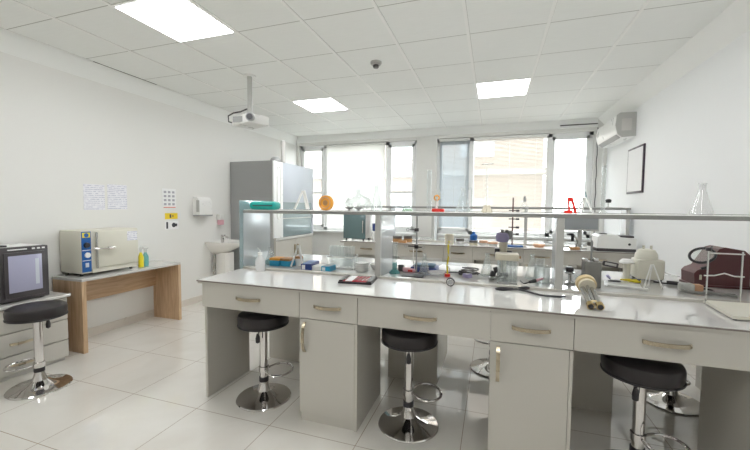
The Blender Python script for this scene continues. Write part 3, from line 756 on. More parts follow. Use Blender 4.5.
# wash bottle and flask by the end pane
t = thing('wash_bottle', (-1.70, 2.315, Z), 'white translucent wash bottle beside the rack end pane', 'bottle')
MB().lathe([(0, 0), (.033, 0), (.035, .006), (.035, .085), (.018, .115), (.016, .125), (0, .125)], (-1.70, 2.315, Z), 24).build('body', 'milk', t)
MB().cyl((-1.70, 2.315, Z+.125), (-1.70, 2.315, Z+.145), .017, n=16).tube([(-1.70, 2.315, Z+.14), (-1.70, 2.315, Z+.165), (-1.735, 2.335, Z+.175)], .004, 8).build('spout_cap', 'wpl', t)
erlenmeyer((-1.825, 2.63, Z), .05, .15, 'conical flask with teal liquid beside the rack end pane', liquid='tealliq')
# tip boxes
for i, (x, yy, a, lab) in enumerate(((-1.735, 2.60, .05, 'first'), (-1.635, 2.61, -.06, 'second'))):
    t = thing('tip_box', (0, 0, 0), ('blue tip box with orange lid beside the wash bottle', 'blue tip box with orange lid beside the bent wire stand')[i], 'box', 'blue tip boxes with orange lids')
    MB().box(-.045, .045, -.05, .05, 0, .045, .004).build('body', 'cyan', t)
    MB().box(-.046, .046, -.051, .051, .047, .068, .004).build('lid', 'orange' if i == 0 else 'brown', t)
    t.location = (x, yy, Z); t.rotation_euler = (0, 0, a)
t = thing('tip_box', (-1.56, 2.66, Z), 'small brown topped cup behind the tip boxes', 'cup')
MB().lathe([(0, 0), (.028, 0), (.033, .06), (0, .06)], (-1.56, 2.66, Z), 20).build('body', 'milk', t)
MB().lathe([(.034, .06), (.034, .078), (0, .078)], (-1.56, 2.66, Z), 20).build('lid', 'brown', t)
t.name = 'lidded_cup'
a_stand((-1.51, 2.57, Z), .11, .185, 'white bent wire stand on the worktop beside the tip boxes', r=.007)
def carton(x, yy, rz, w, d, h, m1, m2, label):
    t = thing('carton_box', (0, 0, 0), label, 'box', 'blue and white cartons')
    MB().box(-w/2, w/2, -d/2, d/2, 0, h, .002).build('box_body', m1, t, smooth=False)
    MB().box(-w/2+.01, w/2-.01, -d/2+.01, d/2-.01, h, h+.001).build('box_top', m2, t, smooth=False)
    MB().box(-w/2+.008, -w/2+.035, -d/2-.001, -d/2, .008, h-.008).build('box_label', 'white_ink', t, smooth=False)
    t.location = (x, yy, Z); t.rotation_euler = (0, 0, rz)
carton(-1.40, 2.565, .15, .085, .20, .05, 'navy', 'blue', 'dark blue carton lying before the test tubes')
carton(-1.215, 2.52, .0, .07, .12, .042, 'cyan', 'milk', 'short blue carton beside the test tube rack')
t = tag(MB().box(-1.345, -1.262, 2.49, 2.60, Z, Z+.035, .003).build('paper_pad', 'wpl', None, (-1.30, 2.55, Z)), 'small white box between the two blue cartons', 'box')
# test tube rack
t = thing('test_tube_rack', (-1.16, 2.66, Z), 'clear rack full of upright glass test tubes', 'test tube rack')
MB().box(-1.275, -1.045, 2.615, 2.705, Z, Z+.01, .002).build('base', 'milk', t)
MB().box(-1.275, -1.045, 2.615, 2.618, Z+.09, Z+.10).box(-1.275, -1.045, 2.702, 2.705, Z+.09, Z+.10).box(-1.275, -1.272, 2.615, 2.705, Z+.09, Z+.10).box(-1.048, -1.045, 2.615, 2.705, Z+.09, Z+.10).build('top_rail', 'wpl', t)
for sx in (-1.275, -1.048):
    for sy in (2.615, 2.702): MB().box(sx, sx+.003, sy, sy+.003, Z+.01, Z+.10).build('corner_post', 'wpl', t)
tubes = []
for i in range(7):
    for j in range(2):
        o = MB().lathe([(0, .0), (.006, .002), (.010, .010), (.010, .168), (.012, .172), (.0085, .168), (.0085, .010), (0, .004)], (0, 0, 0), 12)
        cx_, cy_ = -1.255+i*.031, 2.64+j*.04
        bmesh.ops.translate(o.bm, vec=(cx_, cy_, Z+.011), verts=o.bm.verts)
        o = o.build('test_tube', 'glass', None, (cx_, cy_, Z+.011))
        tag(o, 'clear glass test tube standing in the clear rack', 'test tube', 'test tubes in the rack')
# petri dishes
for i in range(4):
    t = thing('petri_dish', (-.965, 2.60, Z+.0165*i), 'clear petri dish, %s of the stack on the worktop' % ('lowest', 'second lowest', 'second highest', 'topmost')[i], 'petri dish', 'stacked petri dishes')
    zz = Z+.0165*i
    MB().lathe([(0, zz), (.046, zz), (.046, zz+.010), (0, zz+.011)], (-.965, 2.60, 0), 28).build('dish', 'wpl', t)
    MB().lathe([(.0525, zz+.007), (.0525, zz+.0155), (0, zz+.0155)], (-.965, 2.60, 0), 28).build('lid', 'wpl', t)
t = thing('white_bowl', (-.87, 2.68, Z), 'white porcelain bowl beside the petri dishes', 'bowl')
MB().lathe([(0, 0), (.025, 0), (.045, .02), (.055, .05), (.052, .05), (.04, .022), (0, .008)], (-.87, 2.68, Z), 28).build('bowl_body', 'wpl', t)
# dissection kit roll
t = thing('dissection_kit', (-.86, 2.24, Z), 'open black case of red lined dissection tools on the worktop', 'tool case')
def rp(x, y_): # local rotated rectangle helper
    a = .12; return (-.88 + x*math.cos(a) - y_*math.sin(a), 2.25 + x*math.sin(a) + y_*math.cos(a))
def slab(x0, x1, y0_, y1_, z0, z1): return MB().prism([rp(x0, y0_), rp(x1, y0_), rp(x1, y1_), rp(x0, y1_)], 'z', z0, z1)
slab(-.09, .135, -.12, .085, Z, Z+.012).build('case_shell', 'bplas', t)
slab(-.08, .12, -.105, .07, Z+.012, Z+.015).build('lining', 'red', t)
slab(-.045, .0, -.11, .065, Z+.015, Z+.018).build('tool_flap', 'white_ink', t)
slab(-.085, -.06, -.115, .07, Z+.015, Z+.022).build('edge_roll', 'dgrey', t)
slab(.10, .13, -.115, .08, Z+.012, Z+.020).build('edge_roll', 'dgrey', t)
for i, xx in enumerate((-.055, .015, .042, .065, .088)):
    a, b_ = rp(xx, -.09), rp(xx+.012, .05)
    MB().tube([(a[0], a[1], Z+.020), (b_[0], b_[1], Z+.020)], [.004, .0025], 8).build('steel_tool', 'steel', t)
# tall teal-based cylinder
t = thing('measuring_cylinder', (-.70, 2.60, Z), 'glass cylinder with pale teal base standing on the worktop by the first upright', 'measuring cylinder')
MB().lathe([(0, 0), (.042, 0), (.042, .008), (.02, .03), (0, .03)], (-.70, 2.60, Z), 6).build('foot', 'tealliq', t)
MB().lathe([(.02, .03), (.02, .23), (.028, .24), (.018, .23), (.018, .03)], (-.70, 2.60, Z), 24).build('glass_tube', 'glass', t)
MB().lathe([(0, .03), (.0175, .03), (.0175, .08), (0, .08)], (-.70, 2.60, Z), 24).build('liquid', 'tealliq', t)
t = tag(MB().box(-.70, -.66, 2.70, 2.74, Z, Z+.05, .006).build('black_cap_jar', 'dgrey', None, (-.68, 2.72, Z)), 'small black cube shaped jar beside the teal based cylinder', 'jar')
def sheet(x0, x1, y0_, y1_, m, label, name='paper_sheet', z=None, rot=.2, h=.002):
    z = z or Z
    o = MB().box(x0, x1, y0_, y1_, z, z+h, rot=(0, 0, rot)).build(name, m, None, ((x0+x1)/2, (y0_+y1_)/2, z), smooth=False)
    return tag(o, label, 'paper')
sheet(-.70, -.52, 2.82, 3.10, 'paper', 'white sheet lying behind the retort stand', rot=.25)
sheet(-.44, -.22, 2.86, 3.12, 'paper', 'white sheet lying beyond the yellow tube', rot=-.2)
t = thing('soft_pouch', (-.58, 2.72, Z), 'crumpled pink and white pouch behind the retort stand', 'pouch')
MB().box(-.66, -.56, 2.66, 2.74, Z, Z+.03, .012, rot=(0, .1, .3), seg=3).build('body', 'pink', t)
MB().box(-.61, -.575, 2.655, 2.665, Z+.008, Z+.022).build('pouch_label', 'ored', t)
# retort stand
t = thing('retort_stand', (-.525, 2.50, Z), 'black based retort stand holding clamps on the worktop', 'stand')
MB().box(-.61, -.46, 2.45, 2.565, Z, Z+.014, .002).build('base', 'bplas', t)
MB().cyl((-.52, 2.54, Z+.025), (-.52, 2.54, Z+.44), .0055, n=10).build('rod', 'grey', t)
for zz, dx, r in ((.34, -.05, .006), (.22, -.06, .008), (.215, .04, .008)):
    c = MB().box(-.535, -.505, 2.525, 2.545, Z+zz-.012, Z+zz+.012, .003).cyl((-.52, 2.53, Z+zz), (-.52+dx, 2.53, Z+zz), r*.6, n=8).build('clamp', 'dgrey', t)
    MB().torus((-.52+dx*1.3, 2.53, Z+zz), .010, .0025, (0, 1, 0), 16, 6).build('clamp_jaw', 'grey', c)
MB().tube([(-.545, 2.55, Z+.20), (-.55, 2.56, Z+.12), (-.535, 2.555, Z+.05)], .003, 6).build('string', 'wpl', t)
erlenmeyer((-.475, 2.62, Z), .045, .16, 'conical flask hanging beside the retort stand rod')
# blue tray
t = thing('blue_tray', (-.50, 2.76, Z), 'dark blue plastic tray with a grey sponge behind the retort stand', 'tray')
MB().box(-.60, -.40, 2.70, 2.86, Z, Z+.04, .008).build('tray_body', 'navy', t)
MB().box(-.585, -.42, 2.715, 2.845, Z+.04, Z+.055, .006).build('sponge', 'sblue', t)
# shallow dish
lathe_thing('watch_glass', (-.385, 2.62, Z), [(0, .002), (.04, .008), (.065, .028), (.062, .03), (.04, .012), (0, .006)], 'milk', 'shallow translucent dish beside the yellow tube', 'dish')
# yellow twisted tube
t = thing('yellow_burette', (-.305, 2.62, Z), 'yellow twisted tube with beige cup top and red foot', 'burette')
MB().lathe([(0, 0), (.022, 0), (.02, .018), (0, .018)], (-.305, 2.62, Z), 16).build('foot', 'ored', t)
MB().tube([(-.305, 2.62, Z+.015), (-.308, 2.62, Z+.08), (-.300, 2.62, Z+.14), (-.303, 2.62, Z+.21), (-.297, 2.62, Z+.27)], .006, 8).build('glass_tube', 'yellow', t)
MB().tube([(-.298+.010*math.sin(i*.9), 2.62+.010*math.cos(i*.9), Z+.03+i*.012) for i in range(20)], .003, 6).build('twist', 'beige', t)
MB().lathe([(.010, .26), (.020, .275), (.025, .31), (0, .31)], (-.297, 2.62, Z), 16).build('cup', 'beige', t)
# round dial on edge
t = thing('dial_gauge', (-.247, 2.30, Z), 'small round black rimmed gauge standing on edge', 'gauge')
MB().lathe([(0, -.012), (.023, -.012), (.027, -.008), (.027, .008), (.023, .012), (0, .012)], (-.247, 2.30, Z+.027), 32, 'y').build('case', 'bplas', t)
MB().torus((-.247, 2.287, Z+.027), .019, .003, (0, 1, 0)).build('bezel', 'steel', t)
MB().lathe([(0, -.014), (.016, -.014), (.016, -.012), (0, -.012)], (-.247, 2.30, Z+.027), 24, 'y').build('dial_face', 'grey', t)
# cables and adapters
def cable(pts, r, m, name, label, cat='cable'):
    P = [Vector(p) for p in pts]; out = []
    for i in range(len(P)-1):
        p0, p1, p2, p3 = P[max(i-1, 0)], P[i], P[i+1], P[min(i+2, len(P)-1)]
        for k_ in range(6):
            u = k_/6
            out.append(.5*((2*p1)+(-p0+p2)*u+(2*p0-5*p1+4*p2-p3)*u*u+(-p0+3*p1-3*p2+p3)*u**3))
    out.append(P[-1])
    return out
t = thing('coiled_cable', (-.13, 2.75, Z), 'coiled grey cable with a black connector on the worktop', 'cable')
pts = []
for i in range(40):
    a = i*.55; rr = .055+.012*math.sin(i*1.3)
    pts.append((-.155+rr*1.1*math.cos(a), 2.72+rr*math.sin(a), Z+.008+.0011*i))
MB().tube(pts, .0045, 7).build('coil', 'dgrey', t)
MB().box(-.235, -.175, 2.71, 2.75, Z, Z+.03, .006).build('connector', 'bplas', t)
MB().tube(cable([(-.235, 2.73, Z+.012), (-.29, 2.76, Z+.006), (-.35, 2.74, Z+.006), (-.37, 2.70, Z+.006)], 0, 0, 0, 0), .0045, 7).build('lead', 'dgrey', t)
t = thing('purple_roll', (-.165, 2.64, Z), 'small purple tape roll under the coiled cable', 'roll')
MB().lathe([(.014, 0), (.032, 0), (.034, .004), (.034, .02), (.032, .024), (.014, .024), (.014, 0)], (-.165, 2.64, Z), 24).build('tape', 'purple', t)
MB().lathe([(.010, .0), (.014, .0), (.014, .024), (.010, .024), (.010, 0)], (-.165, 2.64, Z), 24).build('core', 'wpl', t)
erlenmeyer((-.03, 2.74, Z), .05, .17, 'conical flask between the coiled cable and the pipette stand')
t = thing('microscope_slide_clip', (.02, 2.63, Z), 'black metal clip mechanism beside the pipette stand', 'clamp')
MB().box(-.01, .025, 2.61, 2.65, Z, Z+.06, .004, rot=(0, .3, .2)).box(.015, .045, 2.60, 2.64, Z+.05, Z+.09, .004, rot=(0, -.3, 0)).build('jaws', 'bplas', t)
MB().cyl((-.015, 2.59, Z+.012), (.05, 2.62, Z+.02), .012, n=12).build('clamp_barrel', 'steel', t)
t.name = 'screw_clamp'
# tube box with beige lid
t = thing('pipette_stand', (.10, 2.54, Z), 'clear box of upright tubes under a thick beige lid', 'pipette stand')
MB().box(.035, .165, 2.49, 2.59, Z, Z+.012, .002).build('base', 'milk', t)
s = MB()
for i in range(5):
    for j in range(2):
        o = MB().cyl((.052+i*.024, 2.512+j*.055, Z+.012), (.052+i*.024, 2.512+j*.055, Z+.155), .0085, n=12)
        o.build('glass_column', 'glass', t)
MB().box(.038, .162, 2.493, 2.496, Z+.012, Z+.155).box(.038, .162, 2.584, 2.587, Z+.012, Z+.155).box(.036, .039, 2.493, 2.587, Z+.012, Z+.155).box(.161, .164, 2.493, 2.587, Z+.012, Z+.155).build('clear_wall', 'glass', t, smooth=False)
MB().box(.022, .172, 2.48, 2.60, Z+.155, Z+.20, .010).build('lid', 'beige', t)
MB().cyl((.172, 2.54, Z+.175), (.185, 2.54, Z+.175), .008, n=12).build('side_knob', 'brown', t)
# purple headed shaker behind
t = thing('vortex_mixer', (.08, 2.78, Z), 'white column mixer with lilac and grey head behind the pipette stand', 'mixer')
MB().box(.04, .12, 2.74, 2.82, Z, Z+.03, .006).build('base', 'bplas', t)
MB().cyl((.08, 2.78, Z+.03), (.08, 2.78, Z+.27), .024, .03, 20).build('column', 'beige', t)
MB().box(.02, .055, 2.755, 2.80, Z+.14, Z+.205, .005).build('clamp_block', 'bplas', t)
MB().box(.105, .14, 2.755, 2.80, Z+.16, Z+.19, .005).build('clamp_block', 'bplas', t)
MB().lathe([(0, .25), (.04, .255), (.05, .29), (.04, .32), (0, .325)], (.072, 2.775, Z), 24).build('mixing_head', 'purple', t)
MB().lathe([(0, .27), (.028, .275), (.034, .30), (.028, .335), (0, .34)], (.112, 2.79, Z), 20).build('motor_cap', 'grey', t)
for dx in (-.02, .01): MB().cyl((.09+dx, 2.77, Z+.32), (.09+dx, 2.77, Z+.345), .012, n=12).build('cap_knob', 'grey', t)
# black cable with probe
t = thing('probe_cable', (.2, 2.33, Z), 'black cable looped in front of the pipette stand', 'cable')
MB().tube(cable([(.13, 2.335, Z+.006), (.06, 2.33, Z+.006), (.03, 2.29, Z+.006), (.07, 2.28, Z+.006), (.15, 2.32, Z+.007), (.2, 2.30, Z+.006), (.27, 2.22, Z+.006), (.36, 2.21, Z+.006), (.40, 2.225, Z+.006)], 0, 0, 0, 0), .0058, 8).build('cable_run', 'bplas', t)
MB().tube([(.165, 2.325, Z+.012), (.205, 2.345, Z+.014), (.225, 2.35, Z+.014)], [.011, .012, .006], 10).build('plug', 'bplas', t)
t = thing('test_probe', (.29, 2.5, Z), 'black probe with red and white handle lying before the beakers', 'probe')
MB().tube([(.235, 2.46, Z+.030), (.27, 2.49, Z+.035)], [.009, .014], 12).build('grip', 'bplas', t)
MB().tube([(.27, 2.49, Z+.035), (.32, 2.53, Z+.045)], [.010, .006], 12).build('shaft', 'pink', t)
MB().tube(cable([(.235, 2.46, Z+.030), (.21, 2.46, Z+.02), (.20, 2.50, Z+.012), (.19, 2.60, Z+.008)], 0, 0, 0, 0), .004, 7).build('lead', 'bplas', t)
# beakers
beaker((.32, 2.60, Z), .05, .12, 'clear glass beaker nearest the second upright')
erlenmeyer((.275, 2.73, Z), .05, .18, 'conical flask behind the clear beaker')
beaker((.335, 2.80, Z), .03, .14, 'narrow clear beaker behind the wide one')
t = thing('instrument_stand', (.50, 2.66, Z), 'small chrome and glass instrument behind the second upright', 'instrument')
MB().lathe([(0, 0), (.035, 0), (.035, .01), (.012, .02), (.010, .06), (.03, .07), (.03, .08), (0, .082)], (.50, 2.66, Z), 20).build('stand_body', 'steel', t)
MB().box(.475, .52, 2.64, 2.68, Z+.082, Z+.112, .005).build('black_head', 'bplas', t)
MB().lathe([(.02, .0), (.03, .03), (.03, .06), (.028, .06), (.028, .03), (0, .003)], (.56, 2.70, Z), 18).build('glass_cup', 'glass', t)
# grey metal heating block
gx, gy = .615, 2.60
t = thing('heating_block', (gx, gy, Z), 'grey metal box with two thermometer rods behind the brass heater', 'heater')
MB().box(gx-.05, gx+.045, gy-.04, gy+.05, Z, Z+.165, .003).build('body', 'metgrey', t, smooth=False)
MB().cyl((gx-.005, gy, Z+.165), (gx-.005, gy, Z+.30), .005, n=10).cyl((gx-.012, gy-.02, Z+.165), (gx-.016, gy-.02, Z+.33), .0028, n=8).build('thermometer_rods', 'grey', t)
MB().box(gx-.062, gx-.03, gy-.03, gy+.0, Z+.165, Z+.185, .004).build('knob', 'steel', t)
MB().box(gx+.0, gx+.03, gy-.03, gy+.0, Z+.165, Z+.19, .005).build('knob', 'steel', t)
s = MB().box(gx+.05, gx+.135, gy-.045, gy-.02, Z+.14, Z+.172, .005, rot=(0, .17, 0)).build('handle', 'dgrey', t)
MB().box(gx+.06, gx+.122, gy-.046, gy-.044, Z+.15, Z+.164, rot=(0, .17, 0)).build('handle_plate', 'frame', t, smooth=False)
# cream disc heater with two brass tubes
t = thing('brass_rod_heater', (.53, 2.16, Z), 'cream round head with two brass tubes lying on the worktop edge', 'heater')
d0 = Vector((.495, 2.20, Z+.090)); ax2 = Vector((.0, -.25, -.072)).normalized()
sd = ax2.cross(Vector((0, 0, 1))).normalized()
MB().tube([d0 - ax2*.020, d0 - ax2*.018, d0 + ax2*.010, d0 + ax2*.011], [.046, .050, .050, .047], 40).build('head', 'creamd', t)
MB().tube([d0 + ax2*.0105, d0 + ax2*.03], [.040, .040], 32).build('head_ring', 'beige', t)
for sg in (-1, 1):
    a = d0 + ax2*.02 + sd*.021*sg + Vector((0, 0, -.014)); b_ = d0 + ax2*.19 + sd*.021*sg + Vector((0, 0, -.012))
    p = MB().tube([a, b_], .014, 18).build('metal_tube', 'steel', t)
    c = MB().tube([b_, b_ + ax2*.025], [.018, .018], 20).build('end_ring', 'brass', t)
    MB().tube([b_ + ax2*.0255, b_ + ax2*.028], [.0125, .0125], 18).build('tube_mouth', 'bplas', c)
MB().tube([d0 + ax2*.02 + Vector((0, 0, .004)), d0 + ax2*.19 + Vector((0, 0, -.012))], .008, 12).build('centre_rod', 'steel', t)
mid = d0 + ax2*.172 + Vector((0, 0, -.012))
MB().tube([mid - sd*.03, mid + sd*.03], .012, 12).build('bridge', 'creamd', t)
# white papers / trays in front of the centrifuge
t = thing('white_tray', (.80, 2.66, Z), 'white rectangular tray in front of the cream centrifuge', 'tray')
MB().box(.72, .92, 2.62, 2.80, Z, Z+.006, .002, rot=(0, 0, -.25)).build('tray_base', 'wpl', t)
MB().box(.715, .925, 2.615, 2.625, Z, Z+.014, .002, rot=(0, 0, -.25)).build('tray_lip', 'wpl', t)
t = thing('black_marker', (.80, 2.82, Z), 'black coiled lead with purple plug beside the yellow tool', 'cable')
MB().torus((.80, 2.80, Z+.012), .035, .005, (0, .1, 1), 24, 6).build('coil', 'bplas', t)
MB().tube([(.77, 2.79, Z+.03), (.75, 2.78, Z+.05)], [.008, .01], 10).build('plug', 'purple', t)
t.name = 'coiled_lead'
t = thing('utility_knife', (.93, 2.86, Z), 'yellow and black hand tool lying before the centrifuge', 'tool')
MB().tube([(.86, 2.89, Z+.010), (.90, 2.87, Z+.012)], [.005, .009], 10).build('blade_sleeve', 'yellow', t)
MB().tube([(.90, 2.87, Z+.012), (.94, 2.845, Z+.013), (.965, 2.835, Z+.012)], [.010, .013, .010], 12).build('grip', 'yellow', t)
MB().tube([(.92, 2.86, Z+.018), (.96, 2.836, Z+.018)], [.010, .010], 10).build('grip_pad', 'bplas', t)
# centrifuge
t = thing('centrifuge', (1.02, 3.02, Z), 'cream centrifuge with domed top on the worktop', 'centrifuge')
MB().box(.975, 1.135, 2.93, 3.08, Z+.012, Z+.15, .012, seg=3).build('body', 'cream', t)
MB().lathe([(.07, .15), (.066, .185), (.05, .215), (.03, .222), (.0, .222)], (1.045, 3.0, Z), 32).build('lid', 'cream', t)
for dx in (-.025, .02): MB().cyl((1.045+dx, 2.98, Z+.215), (1.045+dx, 2.98, Z+.247), .008, n=12).build('lid_knob', 'cream', t)
MB().lathe([(0, 0), (.045, 0), (.047, .012), (.03, .03), (.0, .032)], (.92, 2.97, Z+.115), 28).build('side_bowl', 'wpl', t)
MB().cyl((.92, 2.97, Z), (.92, 2.97, Z+.115), .022, n=16).build('bowl_column', 'cream', t)
s = MB()
for a in (.995, 1.115):
    for b_ in (2.95, 3.06): MB().cyl((a, b_, Z), (a, b_, Z+.014), .010, n=10).build('foot', 'bplas', t)
a_stand((.975, 2.70, Z), .10, .155, 'thin white wire A-stand in front of the centrifuge', r=.004)
t = thing('power_cord', (1.2, 2.9, Z), 'black power cord with plug between centrifuge and burgundy counter', 'cable')
MB().tube(cable([(1.06, 2.90, Z+.006), (1.10, 2.87, Z+.006), (1.16, 2.85, Z+.008)], 0, 0, 0, 0), .005, 8).build('cord', 'bplas', t)
MB().tube([(1.12, 2.865, Z+.013), (1.17, 2.85, Z+.013), (1.19, 2.84, Z+.012)], [.012, .013, .006], 10).build('plug', 'bplas', t)
MB().tube(cable([(1.19, 2.84, Z+.006), (1.24, 2.78, Z+.006), (1.30, 2.72, Z+.006), (1.28, 2.64, Z+.006), (1.36, 2.62, Z+.006)], 0, 0, 0, 0), .005, 8).build('cord', 'dgrey', t)
t = tag(MB().tube(cable([(1.16, 3.12, Z+.06), (1.25, 3.13, Z+.025), (1.36, 3.15, Z+.006), (1.45, 3.2, Z+.006)], 0, 0, 0, 0), .0045, 7).build('grey_hose', 'milk', None, (1.2, 3.1, Z)), 'pale thin hose running behind the burgundy counter', 'hose')
# burgundy colony counter
t = thing('colony_counter', (1.42, 2.95, Z), 'burgundy colony counter with a round black magnifier', 'colony counter')
yA, yB = 2.86, 3.03
MB().prism([(1.27, Z+.012), (1.265, Z+.085), (1.28, Z+.105), (1.32, Z+.125), (1.39, Z+.25), (1.42, Z+.262), (1.52, Z+.245), (1.55, Z+.215), (1.555, Z+.012)], 'y', yA, yB).build('body', 'burg', t)
MB().box(1.255, 1.565, yA-.012, yB, Z, Z+.014, .004).build('base', 'burg', t)
MB().box(1.292, 1.305, yA-.008, yA, Z+.045, Z+.078, .003).build('switch', 'beige', t)
mc = Vector((1.275, 2.80, Z+.212)); mn = Vector((-.45, -.55, .75)); mnn = mn.normalized()
MB().torus(mc, .062, .008, mn, 36, 10, 1.0).build('magnifier_ring', 'bplas', t)
MB().tube([mc - mnn*.003, mc + mnn*.003], .057, 32).build('magnifier_lens', 'pane', t)
MB().tube([mc + Vector((.05, .03, .04)), (1.355, 2.87, Z+.262), (1.37, 2.93, Z+.235)], .008, 8).build('magnifier_arm', 'bplas', t)
MB().tube([(1.30, 2.862, Z+.118), (1.335, 2.858, Z+.13)], .009, 10).build('clip', 'bplas', t)
# drip rack with wire frame
t = thing('drying_rack', (1.17, 2.30, Z), 'white wire frame standing on a cream board on the worktop', 'rack')
MB().prism([(1.085, 2.345), (1.05, 2.03), (1.33, 2.05), (1.38, 2.345)], 'z', Z+.006, Z+.02).build('board', 'cream', t)
s = MB()
for p in ((1.10, 2.33), (1.065, 2.045), (1.35, 2.33)): MB().cyl((p[0], p[1], Z), (p[0], p[1], Z+.012), .008, n=10).build('foot', 'bplas', t)
fx0, fx1, fy = 1.085, 1.238, 2.325
MB().tube([(fx0, fy, Z+.004), (fx0, fy, Z+.30)], .0045, 8).build('upright', 'steel', t)
MB().tube([(fx1, fy+.02, Z+.004), (fx1, fy+.02, Z+.285)], .0045, 8).build('upright', 'steel', t)
MB().tube([(fx0, fy, Z+.275), (fx1+.008, fy+.02, Z+.272)], .0042, 8).build('cross_bar', 'steel', t)
MB().tube([(fx0-.014, fy, Z+.155), (fx0+.03, fy, Z+.157), ((fx0+fx1)/2, fy+.01, Z+.170), (fx1-.03, fy+.02, Z+.155), (fx1+.012, fy+.02, Z+.155)], .004, 8).build('cross_bar', 'steel', t)
MB().lathe([(0, 0), (.012, .002), (.012, .018), (0, .02)], (fx0, fy, Z+.285), 14).build('top_knob', 'dgrey', t)
# calliper tool
t = thing('hand_tool', (1.2, 2.6, Z), 'grey curved hand tool lying before the burgundy counter', 'tool')
MB().tube(cable([(1.12, 2.66, Z+.012), (1.11, 2.60, Z+.012), (1.16, 2.56, Z+.012), (1.24, 2.60, Z+.012), (1.30, 2.57, Z+.012), (1.33, 2.54, Z+.012)], 0, 0, 0, 0), .008, 8).build('handle', 'metgrey', t)
MB().box(1.11, 1.18, 2.64, 2.70, Z, Z+.05, .012, seg=3).build('head', 'frame', t)
MB().box(1.19, 1.24, 2.68, 2.73, Z, Z+.04, .008).build('block', 'copper', t)

# ------------------------------------------------------------------ things on the far bench
t = thing('incubator', (-1.93, 4.98, Z), 'bench-top incubator with dark green glass door on the far bench', 'incubator')
gx0, gx1, gy0, gy1 = -2.12, -1.77, 4.90, 5.2
MB().box(gx0, gx1, gy0+.01, gy1, Z+.03, Z+.385, .006).build('body', 'lamd', t)
MB().box(gx0, gx1, gy0, gy0+.012, Z+.03, Z+.385, .004).build('door', 'tgreen', t)
s = MB()
for a in (gx0+.03, gx1-.05):
    for b_ in (gy0+.02, gy1-.04): MB().box(a, a+.02, b_, b_+.02, Z, Z+.03).build('foot', 'bplas', t)
MB().box(gx1-.045, gx1-.03, gy0-.02, gy0, Z+.12, Z+.30, .003).build('door_handle', 'steel', t)
t = thing('chemical_drum', (-1.655, 4.98, Z), 'blue topped clear bottle beside the green door incubator', 'bottle')
MB().lathe([(0, 0), (.05, 0), (.05, .13), (.03, .16), (0, .16)], (-1.64, 4.98, Z), 20).build('body', 'milk', t)
MB().lathe([(.04, .15), (.045, .16), (.05, .26), (0, .265)], (-1.64, 4.98, Z), 20).build('cap', 'navy', t)
t.name = 'reagent_bottle'
jar((-1.32, 5.02, Z), .07, .085, 'dark lidded dish on the far bench, nearer the incubator', 'brown')
jar((-1.16, 5.04, Z), .06, .09, 'dark lidded dish on the far bench, behind the retort rod', 'brown')
t = tag(MB().box(-1.27, -1.15, 4.86, 4.93, Z, Z+.03, .004).build('wooden_block', 'brown', None, (-1.2, 4.9, Z)), 'tan wooden block in front of the dark lidded dishes', 'block')
jar((-.56, 4.95, Z), .06, .13, 'beige tub behind the yellow twisted tube', 'beige', 'beige')
jar((-.42, 5.02, Z), .055, .075, 'dark lidded dish just beside the beige tub', 'milk', 'dolive')
jar((-.24, 4.98, Z), .055, .06, 'tan dish in front of the blue bottle on the far bench', 'beige', 'dolive')
jar((-.11, 5.0, Z), .055, .06, 'peach lidded dish, first of two beside the blue bottle', 'milk', 'copper')
jar((.01, 4.96, Z), .06, .05, 'peach lidded dish beside the mixer head', 'milk', 'copper')
t = thing('blue_bottle', (-.245, 5.12, Z), 'small bright blue bottle on the far bench', 'bottle')
MB().lathe([(0, 0), (.05, 0), (.05, .12), (.03, .14), (0, .14)], (-.245, 5.12, Z), 20).build('body', 'blue', t)
MB().cyl((-.245, 5.12, Z+.14), (-.245, 5.12, Z+.175), .022, n=14).build('cap', 'blue', t)
t = thing('retort_stand', (.27, 5.0, Z), 'thin rod stand with clamps rising from a blue mat on the far bench', 'stand')
MB().box(.15, .38, 4.92, 5.05, Z+.001, Z+.018, .002).build('base', 'blue', t)
MB().cyl((.25, 5.0, Z+.015), (.25, 5.0, Z+.64), .009, n=10).build('rod', 'burg', t)
for zz in (.16, .25, .36, .47): MB().cyl((.20, 5.0, Z+zz), (.31, 5.0, Z+zz), .007, n=8).cyl((.29, 5.0, Z+zz), (.33, 5.0, Z+zz), .014, n=10).build('clamp', 'dgrey', t)
lathe_thing('clay_dish', (.575, 5.0, Z), [(0, 0), (.05, 0), (.075, .03), (.07, .045), (0, .04)], 'copper', 'peach coloured shallow dish alone on the far bench', 'dish')
sheet(.43, .80, 4.86, 5.1, 'paper', 'white paper lying beside the peach dish on the far bench', rot=.05)
# monitor
t = thing('computer_monitor', (1.05, 5.08, Z), 'grey computer monitor on the far bench', 'monitor')
MB().box(.82, 1.26, 5.06, 5.09, 1.06, 1.30, .006).build('screen_housing', 'frame', t)
MB().box(.835, 1.245, 5.057, 5.06, 1.08, 1.285).build('screen', 'lcd', t, smooth=False)
MB().box(1.03, 1.08, 5.09, 5.11, Z+.015, 1.15, .004).box(.95, 1.16, 5.02, 5.16, Z, Z+.015, .004).build('stand', 'frame', t)
t = thing('microscope', (.96, 4.93, Z), 'small dark and chrome microscope below the monitor', 'microscope')
MB().box(.92, 1.02, 4.88, 4.98, Z, Z+.03, .006).build('base', 'brown', t)
MB().tube([(.99, 4.95, Z+.03), (1.0, 4.95, Z+.12), (.96, 4.93, Z+.17)], .012, 10).build('arm', 'steel', t)
MB().cyl((.945, 4.93, Z+.10), (.94, 4.93, Z+.19), .018, n=14).box(.88, .95, 4.91, 4.95, Z+.17, Z+.20, .006).build('eyepiece_tube', 'bplas', t)
jar((1.13, 4.90, Z), .03, .10, 'small white jar between microscope and printer', 'wpl', 'dolive', None)
